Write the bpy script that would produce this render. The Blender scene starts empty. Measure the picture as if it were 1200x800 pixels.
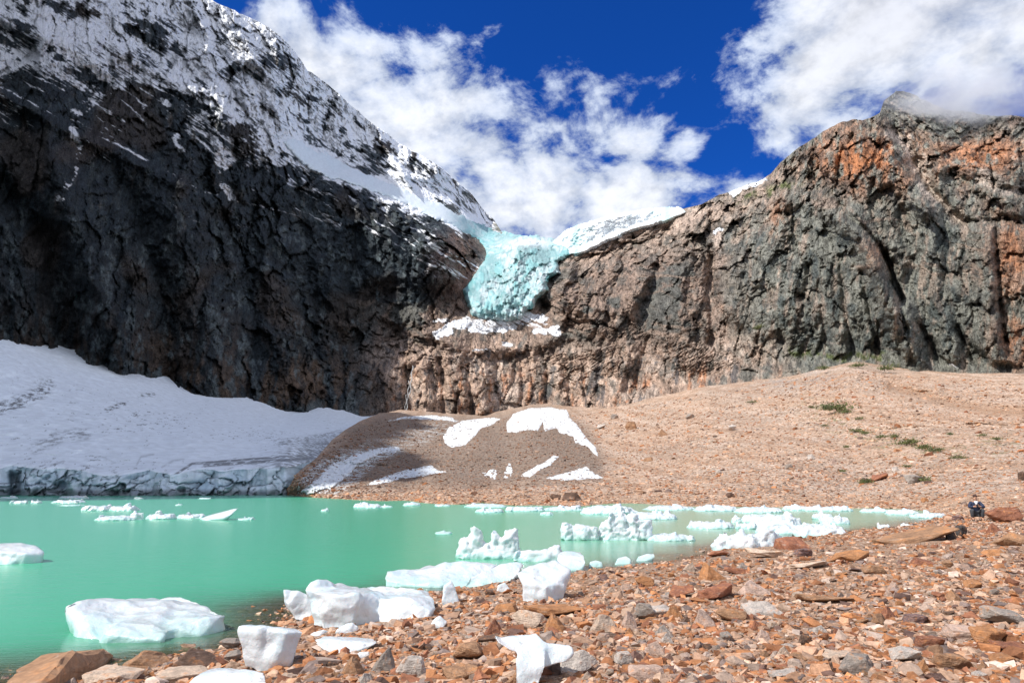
import bpy, bmesh, math, random
import numpy as np
from mathutils import Vector, Matrix

# ------------------------------------------------------------------ camera, world, sun, exposure
scn = bpy.context.scene
col = scn.collection
PITCH = math.atan(168 / 800)
CAMZ = 2.5
cd = bpy.data.cameras.new("camera")
cam = bpy.data.objects.new("camera", cd)
col.objects.link(cam)
cam.location = (0, 0, CAMZ)
cam.rotation_euler = (math.radians(90) + PITCH, 0, 0)
cd.lens = 24.0
cd.sensor_width = 36.0
cd.clip_start = 0.1
cd.clip_end = 20000
scn.camera = cam

SUN = Vector((-0.62, -0.34, 0.74)).normalized()
EL = math.asin(SUN.z)
AZ = math.atan2(SUN.x, SUN.y)
EXPOSURE = 0.42
SKY_STRENGTH = 0.13
SUN_STRENGTH = 4.1

CA, SA = math.cos(PITCH), math.sin(PITCH)


def ray(px, py):
    """direction scaled to unit world Y, from a pixel of the 1200x800 photograph"""
    xc = (np.asarray(px, float) - 600) / 800
    yc = (400 - np.asarray(py, float)) / 800
    dy = CA - yc * SA
    return xc / dy, (SA + yc * CA) / dy


def at(px, py, Y):
    a, b = ray(px, py)
    return (float(a * Y), float(Y), float(CAMZ + b * Y))


def at_water(px, py):
    a, b = ray(px, py)
    Y = -CAMZ / b
    return float(a * Y), float(Y)


world = bpy.data.worlds.new("World")
scn.world = world
world.use_nodes = True
wn, wl = world.node_tree.nodes, world.node_tree.links
wn.clear()


def N(nt, typ, **kw):
    n = nt.nodes.new(typ)
    for k, v in kw.items():
        if k.startswith('i_'):
            n.inputs[k[2:].replace('_', ' ')].default_value = v
        else:
            setattr(n, k, v)
    return n


def math_(nt, op, a, b=None, c=None, clamp=False):
    n = nt.nodes.new('ShaderNodeMath')
    n.operation = op
    n.use_clamp = clamp
    for i, v in enumerate((a, b, c)):
        if v is None:
            continue
        if isinstance(v, (int, float)):
            n.inputs[i].default_value = v
        else:
            nt.links.new(v, n.inputs[i])
    return n.outputs[0]


def maprange(nt, v, a, b, c=0.0, d=1.0, smooth=True):
    n = nt.nodes.new('ShaderNodeMapRange')
    n.interpolation_type = 'SMOOTHSTEP' if smooth else 'LINEAR'
    nt.links.new(v, n.inputs['Value'])
    n.inputs['From Min'].default_value = a
    n.inputs['From Max'].default_value = b
    n.inputs['To Min'].default_value = c
    n.inputs['To Max'].default_value = d
    return n.outputs['Result']


def mixc(nt, f, a, b, mode='MIX'):
    n = nt.nodes.new('ShaderNodeMix')
    n.data_type = 'RGBA'
    n.blend_type = mode
    for s, v in ((n.inputs['Factor'], f), (n.inputs['A'], a), (n.inputs['B'], b)):
        if isinstance(v, bpy.types.NodeSocket):
            nt.links.new(v, s)
        elif isinstance(v, (int, float)):
            s.default_value = v
        else:
            s.default_value = (v[0], v[1], v[2], 1)
    return next(o for o in n.outputs if o.type == 'RGBA')


def build_world():
    nt = world.node_tree
    sky = N(nt, 'ShaderNodeTexSky', sky_type='NISHITA', sun_disc=False, sun_elevation=EL,
            sun_rotation=AZ, altitude=1800.0, air_density=1.0, dust_density=0.2, ozone_density=2.5)
    # a polarised, deep alpine blue
    blue = mixc(nt, 1.0, sky.outputs[0], (0.050, 0.31, 0.86), 'MULTIPLY')
    tc = N(nt, 'ShaderNodeTexCoord')
    d = tc.outputs['Generated']

    def half(p1, p2, inside):
        a = Vector(at(*p1, 1.0)) - Vector((0, 0, CAMZ))
        b = Vector(at(*p2, 1.0)) - Vector((0, 0, CAMZ))
        c = Vector(at(*inside, 1.0)) - Vector((0, 0, CAMZ))
        n = a.cross(b).normalized()
        if n.dot(c) < 0:
            n = -n
        v = nt.nodes.new('ShaderNodeVectorMath')
        v.operation = 'DOT_PRODUCT'
        nt.links.new(d, v.inputs[0])
        v.inputs[1].default_value = n
        return v.outputs['Value']

    # stretch the noise along the bank of cloud
    n1 = N(nt, 'ShaderNodeTexNoise', noise_dimensions='3D')
    mp = N(nt, 'ShaderNodeMapping')
    nt.links.new(d, mp.inputs['Vector'])
    mp.inputs['Rotation'].default_value = (0, math.radians(22), 0)
    mp.inputs['Scale'].default_value = (1.0, 1.0, 1.5)
    nt.links.new(mp.outputs[0], n1.inputs['Vector'])
    n1.inputs['Scale'].default_value = 8.5
    n1.inputs['Detail'].default_value = 9
    n1.inputs['Roughness'].default_value = 0.64
    n1.inputs['Distortion'].default_value = 0.35
    n2 = N(nt, 'ShaderNodeTexNoise')
    nt.links.new(mp.outputs[0], n2.inputs['Vector'])
    n2.inputs['Scale'].default_value = 17.0
    n2.inputs['Detail'].default_value = 7
    n2.inputs['Roughness'].default_value = 0.58
    f = n1.outputs['Fac']
    g = n2.outputs['Fac']
    # bank 1: everything under the line that falls from upper left to right
    h1 = math_(nt, 'MINIMUM', half((280, -30), (640, 92), (600, 250)), half((650, 48), (960, 172), (600, 250)))
    b1 = math_(nt, 'MULTIPLY', math_(nt, 'MINIMUM', h1, 0.06), 5.6)
    # bank 2: the cloud at the upper right
    h2 = math_(nt, 'MINIMUM', half((868, -20), (874, 170), (1100, 60)), half((850, 205), (1240, 130), (1100, 0)))
    b2 = math_(nt, 'MULTIPLY', math_(nt, 'MINIMUM', h2, 0.075), 7.0)
    # broken cloud added behind the camera as white fill for the shadows
    vb = nt.nodes.new('ShaderNodeVectorMath'); vb.operation = 'DOT_PRODUCT'
    nt.links.new(d, vb.inputs[0]); vb.inputs[1].default_value = (0.1, -0.95, 0.1)
    b3 = math_(nt, 'MULTIPLY', math_(nt, 'MINIMUM', vb.outputs['Value'], 0.12), 3.5)
    b = math_(nt, 'MAXIMUM', math_(nt, 'MAXIMUM', b1, b2), b3)
    v = math_(nt, 'ADD', math_(nt, 'ADD', b, math_(nt, 'MULTIPLY', math_(nt, 'SUBTRACT', f, 0.5), 1.9)),
              math_(nt, 'MULTIPLY', math_(nt, 'SUBTRACT', g, 0.5), 1.1))
    cover = maprange(nt, v, -0.08, 0.30)
    thick = maprange(nt, v, 0.0, 0.75)
    cc = mixc(nt, thick, (0.50, 0.60, 0.82), (0.90, 0.93, 1.0))
    shade = maprange(nt, g, 0.30, 0.66, 0.78, 1.06)
    # soft grey undersides for the bank at the right
    cmb = N(nt, 'ShaderNodeCombineColor')
    for s in cmb.inputs:
        nt.links.new(shade, s)
    cc = mixc(nt, 1.0, cc, cmb.outputs[0], 'MULTIPLY')
    grey = maprange(nt, h2, 0.0, 0.25)
    cc = mixc(nt, grey, cc, mixc(nt, 1.0, cc, (0.80, 0.80, 0.84), 'MULTIPLY'))
    CLOUD = 0.79 / SKY_STRENGTH
    cl = mixc(nt, 1.0, cc, (CLOUD,) * 3, 'MULTIPLY')
    out = mixc(nt, cover, blue, cl)
    bg = N(nt, 'ShaderNodeBackground')
    nt.links.new(out, bg.inputs['Color'])
    bg.inputs['Strength'].default_value = SKY_STRENGTH
    wo = N(nt, 'ShaderNodeOutputWorld')
    nt.links.new(bg.outputs[0], wo.inputs['Surface'])


build_world()

sd_ = bpy.data.lights.new("sun", 'SUN')
sd_.energy = SUN_STRENGTH
sd_.angle = math.radians(0.53)
sd_.color = (1.0, 0.965, 0.91)
sun = bpy.data.objects.new("sun", sd_)
sun.rotation_euler = (-SUN).to_track_quat('-Z', 'Y').to_euler()
sun.location = (0, 0, 50)
col.objects.link(sun)

scn.view_settings.view_transform = 'Standard'
scn.view_settings.look = 'None'
scn.view_settings.gamma = 1
scn.view_settings.use_curve_mapping = False
scn.view_settings.exposure = EXPOSURE
try:
    scn.cycles.transparent_max_bounces = 6
    scn.cycles.max_bounces = 5
    scn.cycles.diffuse_bounces = 3
    scn.cycles.volume_bounces = 3
except Exception:
    pass

# ------------------------------------------------------------------ helpers: noise, masks, meshes
rs = np.random.RandomState(7)
_perm = np.tile(rs.permutation(256), 3).astype(np.int32)
_g = rs.normal(size=(256, 3)).astype(np.float32)
_g /= np.linalg.norm(_g, axis=1)[:, None]


def perlin(x, y, z):
    x = np.asarray(x, np.float32); y = np.asarray(y, np.float32); z = np.asarray(z, np.float32)
    x, y, z = np.broadcast_arrays(x, y, z)
    xi = np.floor(x).astype(np.int32); yi = np.floor(y).astype(np.int32); zi = np.floor(z).astype(np.int32)
    xf = x - xi; yf = y - yi; zf = z - zi
    xi &= 255; yi &= 255; zi &= 255
    u = xf * xf * (3 - 2 * xf); v = yf * yf * (3 - 2 * yf); w = zf * zf * (3 - 2 * zf)
    r = 0
    for dx in (0, 1):
        wx = u if dx else 1 - u
        px = _perm[xi + dx]
        for dy in (0, 1):
            wy = v if dy else 1 - v
            py = _perm[px + yi + dy]
            for dz in (0, 1):
                wz = w if dz else 1 - w
                g = _g[_perm[py + zi + dz] & 255]
                r = r + wx * wy * wz * (g[..., 0] * (xf - dx) + g[..., 1] * (yf - dy) + g[..., 2] * (zf - dz))
    return r * 1.5


def fbm(x, y, z, o=4, gain=0.5, lac=2.03):
    a, s, t = 1.0, 0, 0
    for i in range(o):
        s = s + a * perlin(x + 17.3 * i, y + 5.7 * i, z - 9.1 * i)
        t += a
        a *= gain
        x = x * lac; y = y * lac; z = z * lac
    return s / t * 1.4


def ridged(x, y, z, o=4, gain=0.5, lac=2.1):
    a, s, t = 1.0, 0, 0
    for i in range(o):
        s = s + a * (1 - np.abs(perlin(x + 31.1 * i, y + 3.7 * i, z - 19.1 * i)) * 2)
        t += a
        a *= gain
        x = x * lac; y = y * lac; z = z * lac
    return s / t


def rmf(x, y, z, o=7, gain=2.0, H=.85, lac=2.07):
    """ridged multifractal: broad smooth faces, crowded sharp ridges"""
    s = (1 - np.abs(perlin(x, y, z)) * 1.6) ** 2
    r, a = s.copy(), 1.0
    for i in range(1, o):
        x = x * lac + 3.1; y = y * lac - 1.7; z = z * lac + 5.3
        a *= lac ** -H
        w = np.clip(s * gain, 0, 1)
        s = (1 - np.abs(perlin(x, y, z)) * 1.6) ** 2 * w
        r += s * a
    return r - 1.0


def facets(x, y, z, seed=0):
    """cellular blocks, each with a face tilted its own way; returns tilt height, random value, edge distance"""
    x = np.asarray(x, np.float32); y = np.asarray(y, np.float32); z = np.asarray(z, np.float32)
    xi = np.floor(x).astype(np.int32); yi = np.floor(y).astype(np.int32); zi = np.floor(z).astype(np.int32)
    f1 = np.full(x.shape, 9, np.float32); f2 = f1.copy(); t = np.zeros_like(f1); rv = np.zeros_like(f1)
    for dx in (-1, 0, 1):
        for dy in (-1, 0, 1):
            for dz in (-1, 0, 1):
                cx, cy, cz = xi + dx, yi + dy, zi + dz
                h = _perm[_perm[_perm[(cx + seed) & 255] + (cy & 255)] + (cz & 255)] & 255
                g = _g[h]
                ox = x - cx - .5 - g[..., 0] * .45; oy = y - cy - .5 - g[..., 1] * .45; oz = z - cz - .5 - g[..., 2] * .45
                d = ox * ox + oy * oy + oz * oz
                g2 = _g[(h * 7 + 31) & 255]
                m = d < f1
                f2 = np.where(m, f1, np.minimum(f2, d))
                t = np.where(m, ox * g2[..., 0] + oy * g2[..., 1] + oz * g2[..., 2], t)
                rv = np.where(m, h / 255.0, rv)
                f1 = np.where(m, d, f1)
    return t, rv, np.sqrt(f2) - np.sqrt(f1)


def sstep(a, b, x):
    t = np.clip((x - a) / (b - a), 0, 1)
    return t * t * (3 - 2 * t)


def dline(px, py, pts):
    """distance to a polyline, and the parameter 0..1 along it"""
    best = np.full(np.shape(px), 1e9, np.float32)
    par = np.zeros(np.shape(px), np.float32)
    n = len(pts) - 1
    for i in range(n):
        (x0, y0), (x1, y1) = pts[i], pts[i + 1]
        dx, dy = x1 - x0, y1 - y0
        t = np.clip(((px - x0) * dx + (py - y0) * dy) / (dx * dx + dy * dy + 1e-9), 0, 1)
        d = np.hypot(px - x0 - t * dx, py - y0 - t * dy)
        m = d < best
        best = np.where(m, d, best)
        par = np.where(m, (i + t) / n, par)
    return best, par


def sdpoly(px, py, pts):
    """signed distance to a polygon, positive inside"""
    d, _ = dline(px, py, list(pts) + [pts[0]])
    ins = np.zeros(np.shape(px), bool)
    n = len(pts)
    for i in range(n):
        x0, y0 = pts[i]
        x1, y1 = pts[(i + 1) % n]
        if y0 == y1:
            continue
        c = ((y0 > py) != (y1 > py)) & (px < (x1 - x0) * (py - y0) / (y1 - y0) + x0)
        ins ^= c
    return np.where(ins, d, -d)


def rbf(ctrl, c=25.0):
    P = np.array([(a, b) for a, b, _ in ctrl], float)
    V = np.log(np.array([v for _, _, v in ctrl], float))
    n = len(P)
    D = np.sqrt(((P[:, None] - P[None]) ** 2).sum(-1) + c * c)
    A = np.zeros((n + 3, n + 3))
    A[:n, :n] = D
    A[:n, n] = 1; A[:n, n + 1:] = P / 500
    A[n, :n] = 1; A[n + 1:, :n] = (P / 500).T
    w = np.linalg.solve(A, np.concatenate([V, [0, 0, 0]]))

    def f(px, py):
        r = w[n] + w[n + 1] * px / 500 + w[n + 2] * py / 500
        for i in range(n):
            r = r + w[i] * np.sqrt((px - P[i, 0]) ** 2 + (py - P[i, 1]) ** 2 + c * c)
        return np.exp(r)
    return f


def lut(pts):
    xs = [p[0] for p in pts]; ys = [p[1] for p in pts]
    return lambda x: np.interp(x, xs, ys)


def mix3(a, b, f):
    f = np.asarray(f)[..., None]
    return a * (1 - f) + np.asarray(b, np.float32) * f


def tag(o, label=None, cat=None, group=None, kind=None):
    if label: o['label'] = label
    if cat: o['category'] = cat
    if group: o['group'] = group
    if kind: o['kind'] = kind
    return o


def mesh_np(name, V, F, mat=None, colr=None, smooth=True, loc=None, attrs=None, parent=None, vattrs=None):
    V = np.asarray(V, np.float32).reshape(-1, 3)
    F = np.asarray(F, np.int32)
    if loc is not None:
        V = V - np.asarray(loc, np.float32)
    me = bpy.data.meshes.new(name)
    me.vertices.add(len(V))
    me.vertices.foreach_set('co', V.ravel())
    k = F.shape[1]
    me.loops.add(F.size)
    me.loops.foreach_set('vertex_index', F.ravel())
    me.polygons.add(len(F))
    me.polygons.foreach_set('loop_start', np.arange(0, F.size, k, dtype=np.int32))
    me.polygons.foreach_set('loop_total', np.full(len(F), k, np.int32))
    me.polygons.foreach_set('use_smooth', np.full(len(F), smooth, bool))
    if colr is not None:
        a = me.color_attributes.new('Col', 'FLOAT_COLOR', 'POINT')
        c4 = np.ones((len(V), 4), np.float32)
        c4[:, :3] = np.asarray(colr, np.float32).reshape(-1, 3)
        a.data.foreach_set('color', c4.ravel())
    for an, av in (attrs or {}).items():
        a = me.attributes.new(an, 'FLOAT', 'POINT')
        a.data.foreach_set('value', np.asarray(av, np.float32).ravel())
    for an, av in (vattrs or {}).items():
        a = me.attributes.new(an, 'FLOAT_VECTOR', 'POINT')
        a.data.foreach_set('vector', np.asarray(av, np.float32).ravel())
    me.update()
    me.validate()
    if mat: me.materials.append(mat)
    o = bpy.data.objects.new(name, me)
    col.objects.link(o)
    if loc is not None: o.location = loc
    if parent is not None:
        o.parent = parent
    return o


def grid_faces(nr, nc, keep=None):
    i = np.arange(nr * nc).reshape(nr, nc)
    F = np.stack([i[:-1, :-1], i[1:, :-1], i[1:, 1:], i[:-1, 1:]], -1)
    if keep is not None:
        k = keep[:-1, :-1] & keep[1:, :-1] & keep[1:, 1:] & keep[:-1, 1:]
        F = F[k]
    return F.reshape(-1, 4)


def compact(V, F, *arrs):
    used = np.unique(F)
    m = np.full(len(V), -1, np.int64)
    m[used] = np.arange(len(used))
    return (V[used], m[F]) + tuple(a[used] for a in arrs)


def lin(r, g, b):
    c = np.array([r, g, b], float) / 255
    return np.where(c <= 0.04045, c / 12.92, ((c + 0.055) / 1.055) ** 2.4)


# ------------------------------------------------------------------ materials
def new_mat(name):
    m = bpy.data.materials.new(name)
    m.use_nodes = True
    nt = m.node_tree
    nt.nodes.clear()
    out = nt.nodes.new('ShaderNodeOutputMaterial')
    b = nt.nodes.new('ShaderNodeBsdfPrincipled')
    nt.links.new(b.outputs[0], out.inputs['Surface'])
    return m, nt, b


def noise_(nt, vec, scale, detail=5, rough=0.55, dist=0.0):
    n = nt.nodes.new('ShaderNodeTexNoise')
    nt.links.new(vec, n.inputs['Vector'])
    n.inputs['Scale'].default_value = scale
    n.inputs['Detail'].default_value = detail
    n.inputs['Roughness'].default_value = rough
    n.inputs['Distortion'].default_value = dist
    return n.outputs['Fac']


def voro_(nt, vec, scale, feature='F1', out='Distance', rnd=1.0):
    n = nt.nodes.new('ShaderNodeTexVoronoi')
    n.feature = feature
    nt.links.new(vec, n.inputs['Vector'])
    n.inputs['Scale'].default_value = scale
    n.inputs['Randomness'].default_value = rnd
    return n.outputs[out]


def bump_(nt, h, strength, dist, prev=None):
    n = nt.nodes.new('ShaderNodeBump')
    n.inputs['Strength'].default_value = strength
    n.inputs['Distance'].default_value = dist
    nt.links.new(h, n.inputs['Height'])
    if prev is not None:
        nt.links.new(prev, n.inputs['Normal'])
    return n.outputs[0]


def grey3(nt, v):
    n = nt.nodes.new('ShaderNodeCombineColor')
    for s in n.inputs:
        nt.links.new(v, s)
    return n.outputs[0]


def coords(nt, scale=(1, 1, 1), rot=(0, 0, 0), obj=True):
    tc = nt.nodes.new('ShaderNodeTexCoord')
    mp = nt.nodes.new('ShaderNodeMapping')
    nt.links.new(tc.outputs['Object'], mp.inputs['Vector'])
    mp.inputs['Scale'].default_value = scale
    mp.inputs['Rotation'].default_value = rot
    return mp.outputs[0]


def mat_mountain():
    m, nt, b = new_mat("mountain_rock")
    at_ = N(nt, 'ShaderNodeAttribute', attribute_name='Col')
    sn = N(nt, 'ShaderNodeAttribute', attribute_name='snow')
    tx_ = N(nt, 'ShaderNodeAttribute', attribute_name='tex')
    v = tx_.outputs['Vector']
    mp_ = nt.nodes.new('ShaderNodeMapping')
    nt.links.new(v, mp_.inputs['Vector'])
    mp_.inputs['Scale'].default_value = (1, 1, .6)
    vs = mp_.outputs[0]
    f1 = noise_(nt, vs, 0.22, 8, 0.72, 0.2)
    f2 = noise_(nt, v, 0.9, 6, 0.7)
    var = math_(nt, 'ADD', maprange(nt, f1, 0.33, 0.67, 0.5, 1.5), maprange(nt, f2, 0.35, 0.65, -0.38, 0.38))
    c = mixc(nt, 1.0, at_.outputs['Color'], grey3(nt, var), 'MULTIPLY')
    def dot(vec):
        q = nt.nodes.new('ShaderNodeVectorMath'); q.operation = 'DOT_PRODUCT'
        nt.links.new(v, q.inputs[0]); q.inputs[1].default_value = vec
        return q.outputs['Value']
    cx = nt.nodes.new('ShaderNodeCombineXYZ')          # along the beds, across the beds
    nt.links.new(dot((.84 * .16, 0, -.54 * .16)), cx.inputs[0]); nt.links.new(dot((.54, .2, .84)), cx.inputs[1])
    f4 = noise_(nt, cx.outputs[0], 0.42, 7, 0.70, 0.5)
    sv = math_(nt, 'ADD', sn.outputs['Fac'], math_(nt, 'MULTIPLY', math_(nt, 'SUBTRACT', f4, 0.5), 2.0))
    sf = math_(nt, 'MULTIPLY', maprange(nt, sv, .32, .68), maprange(nt, sn.outputs['Fac'], .04, .16))
    c = mixc(nt, sf, c, (0.86, 0.88, 0.92))
    nt.links.new(c, b.inputs['Base Color'])
    b.inputs['Roughness'].default_value = 0.88
    b.inputs['Specular IOR Level'].default_value = 0.25
    cr = voro_(nt, vs, 0.24, 'DISTANCE_TO_EDGE')
    h = math_(nt, 'ADD', math_(nt, 'MULTIPLY', maprange(nt, cr, 0.0, 0.25), 0.5), f1)
    n1 = bump_(nt, h, 0.8, 3.0)
    n2 = bump_(nt, f2, 0.9, 1.2, n1)
    nt.links.new(n2, b.inputs['Normal'])
    return m


def mat_scree():
    m, nt, b = new_mat("scree")
    at_ = N(nt, 'ShaderNodeAttribute', attribute_name='Col')
    v = coords(nt)
    n = nt.nodes.new('ShaderNodeTexVoronoi')
    nt.links.new(v, n.inputs['Vector'])
    n.inputs['Scale'].default_value = 1.6
    sep = N(nt, 'ShaderNodeSeparateColor')
    nt.links.new(n.outputs['Color'], sep.inputs[0])
    c = mixc(nt, 1.0, at_.outputs['Color'], grey3(nt, maprange(nt, sep.outputs[0], 0, 1, 0.6, 1.35, False)), 'MULTIPLY')
    c = mixc(nt, maprange(nt, sep.outputs[1], 0.8, 0.95, 0, 0.55), c, (0.36, 0.16, 0.07))
    nt.links.new(c, b.inputs['Base Color'])
    b.inputs['Roughness'].default_value = 0.95
    b.inputs['Specular IOR Level'].default_value = 0.15
    h = math_(nt, 'ADD', math_(nt, 'MULTIPLY', n.outputs['Distance'], -1.0), noise_(nt, v, 0.7, 6, 0.7))
    nt.links.new(bump_(nt, h, 0.9, 0.5), b.inputs['Normal'])
    return m


def mat_gravel():
    m, nt, b = new_mat("gravel")
    v = coords(nt)
    at_ = N(nt, 'ShaderNodeAttribute', attribute_name='Col')
    c = at_.outputs['Color']
    h = None
    for sc, lo, hi in ((34.0, 0.55, 1.35), (13.0, 0.75, 1.2)):
        n = nt.nodes.new('ShaderNodeTexVoronoi')
        nt.links.new(v, n.inputs['Vector'])
        n.inputs['Scale'].default_value = sc
        sep = N(nt, 'ShaderNodeSeparateColor')
        nt.links.new(n.outputs['Color'], sep.inputs[0])
        c = mixc(nt, 1.0, c, grey3(nt, maprange(nt, sep.outputs[0], 0, 1, lo, hi, False)), 'MULTIPLY')
        c = mixc(nt, maprange(nt, sep.outputs[1], 0.8, 0.92, 0, 0.5), c, (0.36, 0.15, 0.06))
        hh = math_(nt, 'MULTIPLY', n.outputs['Distance'], -20.0 / sc)
        h = hh if h is None else math_(nt, 'ADD', h, hh)
    nt.links.new(c, b.inputs['Base Color'])
    b.inputs['Roughness'].default_value = 0.9
    b.inputs['Specular IOR Level'].default_value = 0.2
    nt.links.new(bump_(nt, h, 1.0, 0.03), b.inputs['Normal'])
    return m


def mat_rock(name, use_object_colour, scale=1.0, strat=True):
    m, nt, b = new_mat(name)
    if use_object_colour:
        c = N(nt, 'ShaderNodeObjectInfo').outputs['Color']
    else:
        c = N(nt, 'ShaderNodeAttribute', attribute_name='Col').outputs['Color']
    v = coords(nt)
    f1 = noise_(nt, v, 3.2 * scale, 7, 0.66, 0.4)
    f2 = noise_(nt, v, 22 * scale, 5, 0.7)
    vb = coords(nt, (2, 2, 14), (0.35, 0.2, 0))
    f3 = noise_(nt, vb, 1.4 * scale, 4, 0.6, 0.6)
    var = math_(nt, 'ADD', maprange(nt, f1, 0.3, 0.7, 0.70, 1.22), maprange(nt, f2, 0.3, 0.7, -0.2, 0.2))
    if use_object_colour:
        # rust staining and pale lichen-grey patches
        c = mixc(nt, maprange(nt, f1, 0.53, 0.66, 0, 0.60), c, (0.40, 0.17, 0.06))
        c = mixc(nt, maprange(nt, f3, 0.55, 0.7, 0, 0.5), c, (0.44, 0.35, 0.29))
    c = mixc(nt, 1.0, c, grey3(nt, var), 'MULTIPLY')
    nt.links.new(c, b.inputs['Base Color'])
    b.inputs['Roughness'].default_value = 0.82
    b.inputs['Specular IOR Level'].default_value = 0.3
    n1 = bump_(nt, math_(nt, 'ADD', f1, math_(nt, 'MULTIPLY', f3, 0.7)), 0.7, 0.05 / scale)
    n2 = bump_(nt, f2, 0.6, 0.012 / scale, n1)
    nt.links.new(n2, b.inputs['Normal'])
    return m


def mat_ice(name, base=(0.655, 0.695, 0.72), deep=(0.52, 0.68, 0.74), s=1.0, dirt=0.5, sss=0.3, rough=0.28, low=None):
    m, nt, b = new_mat(name)
    v = coords(nt)
    f1 = noise_(nt, v, 1.6 * s, 5, 0.6, 0.5)
    f2 = noise_(nt, v, 14 * s, 6, 0.7)
    f3 = noise_(nt, v, 5.0 * s, 6, 0.7)
    c = mixc(nt, maprange(nt, f1, 0.45, 0.72, 0, 0.8), base, deep)
    # grit melted out on upward faces
    geo = N(nt, 'ShaderNodeNewGeometry')
    sp = N(nt, 'ShaderNodeSeparateXYZ')
    nt.links.new(geo.outputs['Normal'], sp.inputs[0])
    up = maprange(nt, sp.outputs[2], 0.55, 0.9)
    g = math_(nt, 'MULTIPLY', maprange(nt, f2, 0.54, 0.64), maprange(nt, f3, 0.46, 0.58))
    g = math_(nt, 'MULTIPLY', math_(nt, 'MULTIPLY', g, up), dirt)
    c = mixc(nt, g, c, (0.22, 0.19, 0.17))
    if low is not None:
        sp2 = N(nt, 'ShaderNodeSeparateXYZ')
        nt.links.new(geo.outputs['Position'], sp2.inputs[0])
        c = mixc(nt, maprange(nt, sp2.outputs[2], 0.0, low, 0.6, 0.0), c, (0.34, 0.66, 0.60))
    nt.links.new(c, b.inputs['Base Color'])
    b.inputs['Roughness'].default_value = rough
    b.inputs['Specular IOR Level'].default_value = 0.4
    b.inputs['Subsurface Weight'].default_value = sss
    b.inputs['Coat Weight'].default_value = 0.5 if sss > 0 else 0.0
    b.inputs['Coat Roughness'].default_value = 0.12
    b.inputs['Subsurface Radius'].default_value = (0.4, 0.8, 1.0)
    b.inputs['Subsurface Scale'].default_value = 0.12 / s
    n1 = bump_(nt, math_(nt, 'ADD', f3, math_(nt, 'MULTIPLY', voro_(nt, v, 7 * s, 'SMOOTH_F1'), 0.5)), 0.5, 0.07 / s)
    n2 = bump_(nt, f2, 0.35, 0.012 / s, n1)
    nt.links.new(n2, b.inputs['Normal'])
    return m


def mat_glacier(name, turq=0.6):
    m, nt, b = new_mat(name)
    at_ = N(nt, 'ShaderNodeAttribute', attribute_name='Col')
    v = coords(nt)
    f1 = noise_(nt, v, 0.35, 8, 0.7, 0.4)
    f2 = noise_(nt, v, 0.08, 4, 0.6, 0.6)
    c = mixc(nt, 1.0, at_.outputs['Color'], grey3(nt, maprange(nt, f1, 0.3, 0.7, 0.85, 1.08)), 'MULTIPLY')
    nt.links.new(c, b.inputs['Base Color'])
    b.inputs['Roughness'].default_value = 0.6
    b.inputs['Specular IOR Level'].default_value = 0.3
    nt.links.new(bump_(nt, math_(nt, 'ADD', f1, f2), 0.5, 1.3 * turq), b.inputs['Normal'])
    return m


def mat_water():
    m, nt, b = new_mat("lake_water")
    v = coords(nt)
    a = N(nt, 'ShaderNodeAttribute', attribute_name='shallow').outputs['Fac']
    e = N(nt, 'ShaderNodeAttribute', attribute_name='milky').outputs['Fac']
    c = mixc(nt, e, (0.075, 0.42, 0.255), (0.22, 0.41, 0.295))
    c = mixc(nt, maprange(nt, a, 0.0, 0.8, 0, 0.8), c, (0.17, 0.19, 0.13))
    nt.links.new(c, b.inputs['Base Color'])
    b.inputs['Roughness'].default_value = 0.2
    b.inputs['Specular IOR Level'].default_value = 0.35
    b.inputs['IOR'].default_value = 1.33
    vs = coords(nt, (0.8, 2.2, 1))
    h = math_(nt, 'ADD', noise_(nt, vs, 1.3, 4, 0.6), math_(nt, 'MULTIPLY', noise_(nt, vs, 5.5, 3, 0.6), 0.35))
    nrm = bump_(nt, h, 0.25, 0.05)
    nt.links.new(nrm, b.inputs['Normal'])
    tr = N(nt, 'ShaderNodeBsdfTransparent')
    tr.inputs[0].default_value = (0.72, 0.82, 0.70, 1)
    gl = N(nt, 'ShaderNodeBsdfGlossy')
    gl.inputs['Roughness'].default_value = 0.12
    nt.links.new(nrm, gl.inputs['Normal'])
    fr = N(nt, 'ShaderNodeFresnel')
    fr.inputs['IOR'].default_value = 1.33
    nt.links.new(nrm, fr.inputs['Normal'])
    mx = N(nt, 'ShaderNodeMixShader')
    nt.links.new(fr.outputs[0], mx.inputs[0]); nt.links.new(tr.outputs[0], mx.inputs[1]); nt.links.new(gl.outputs[0], mx.inputs[2])
    m2 = N(nt, 'ShaderNodeMixShader')
    nt.links.new(a, m2.inputs[0]); nt.links.new(b.outputs[0], m2.inputs[1]); nt.links.new(mx.outputs[0], m2.inputs[2])
    out = next(n for n in nt.nodes if n.type == 'OUTPUT_MATERIAL')
    nt.links.new(m2.outputs[0], out.inputs['Surface'])
    return m


def mat_plain(name, c, rough=0.8, var=0.25, s=20.0):
    m, nt, b = new_mat(name)
    v = coords(nt)
    f = noise_(nt, v, s, 4, 0.6)
    cc = mixc(nt, 1.0, c, grey3(nt, maprange(nt, f, 0.3, 0.7, 1 - var, 1 + var)), 'MULTIPLY')
    nt.links.new(cc, b.inputs['Base Color'])
    b.inputs['Roughness'].default_value = rough
    nt.links.new(bump_(nt, f, 0.3, 0.01), b.inputs['Normal'])
    return m


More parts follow.
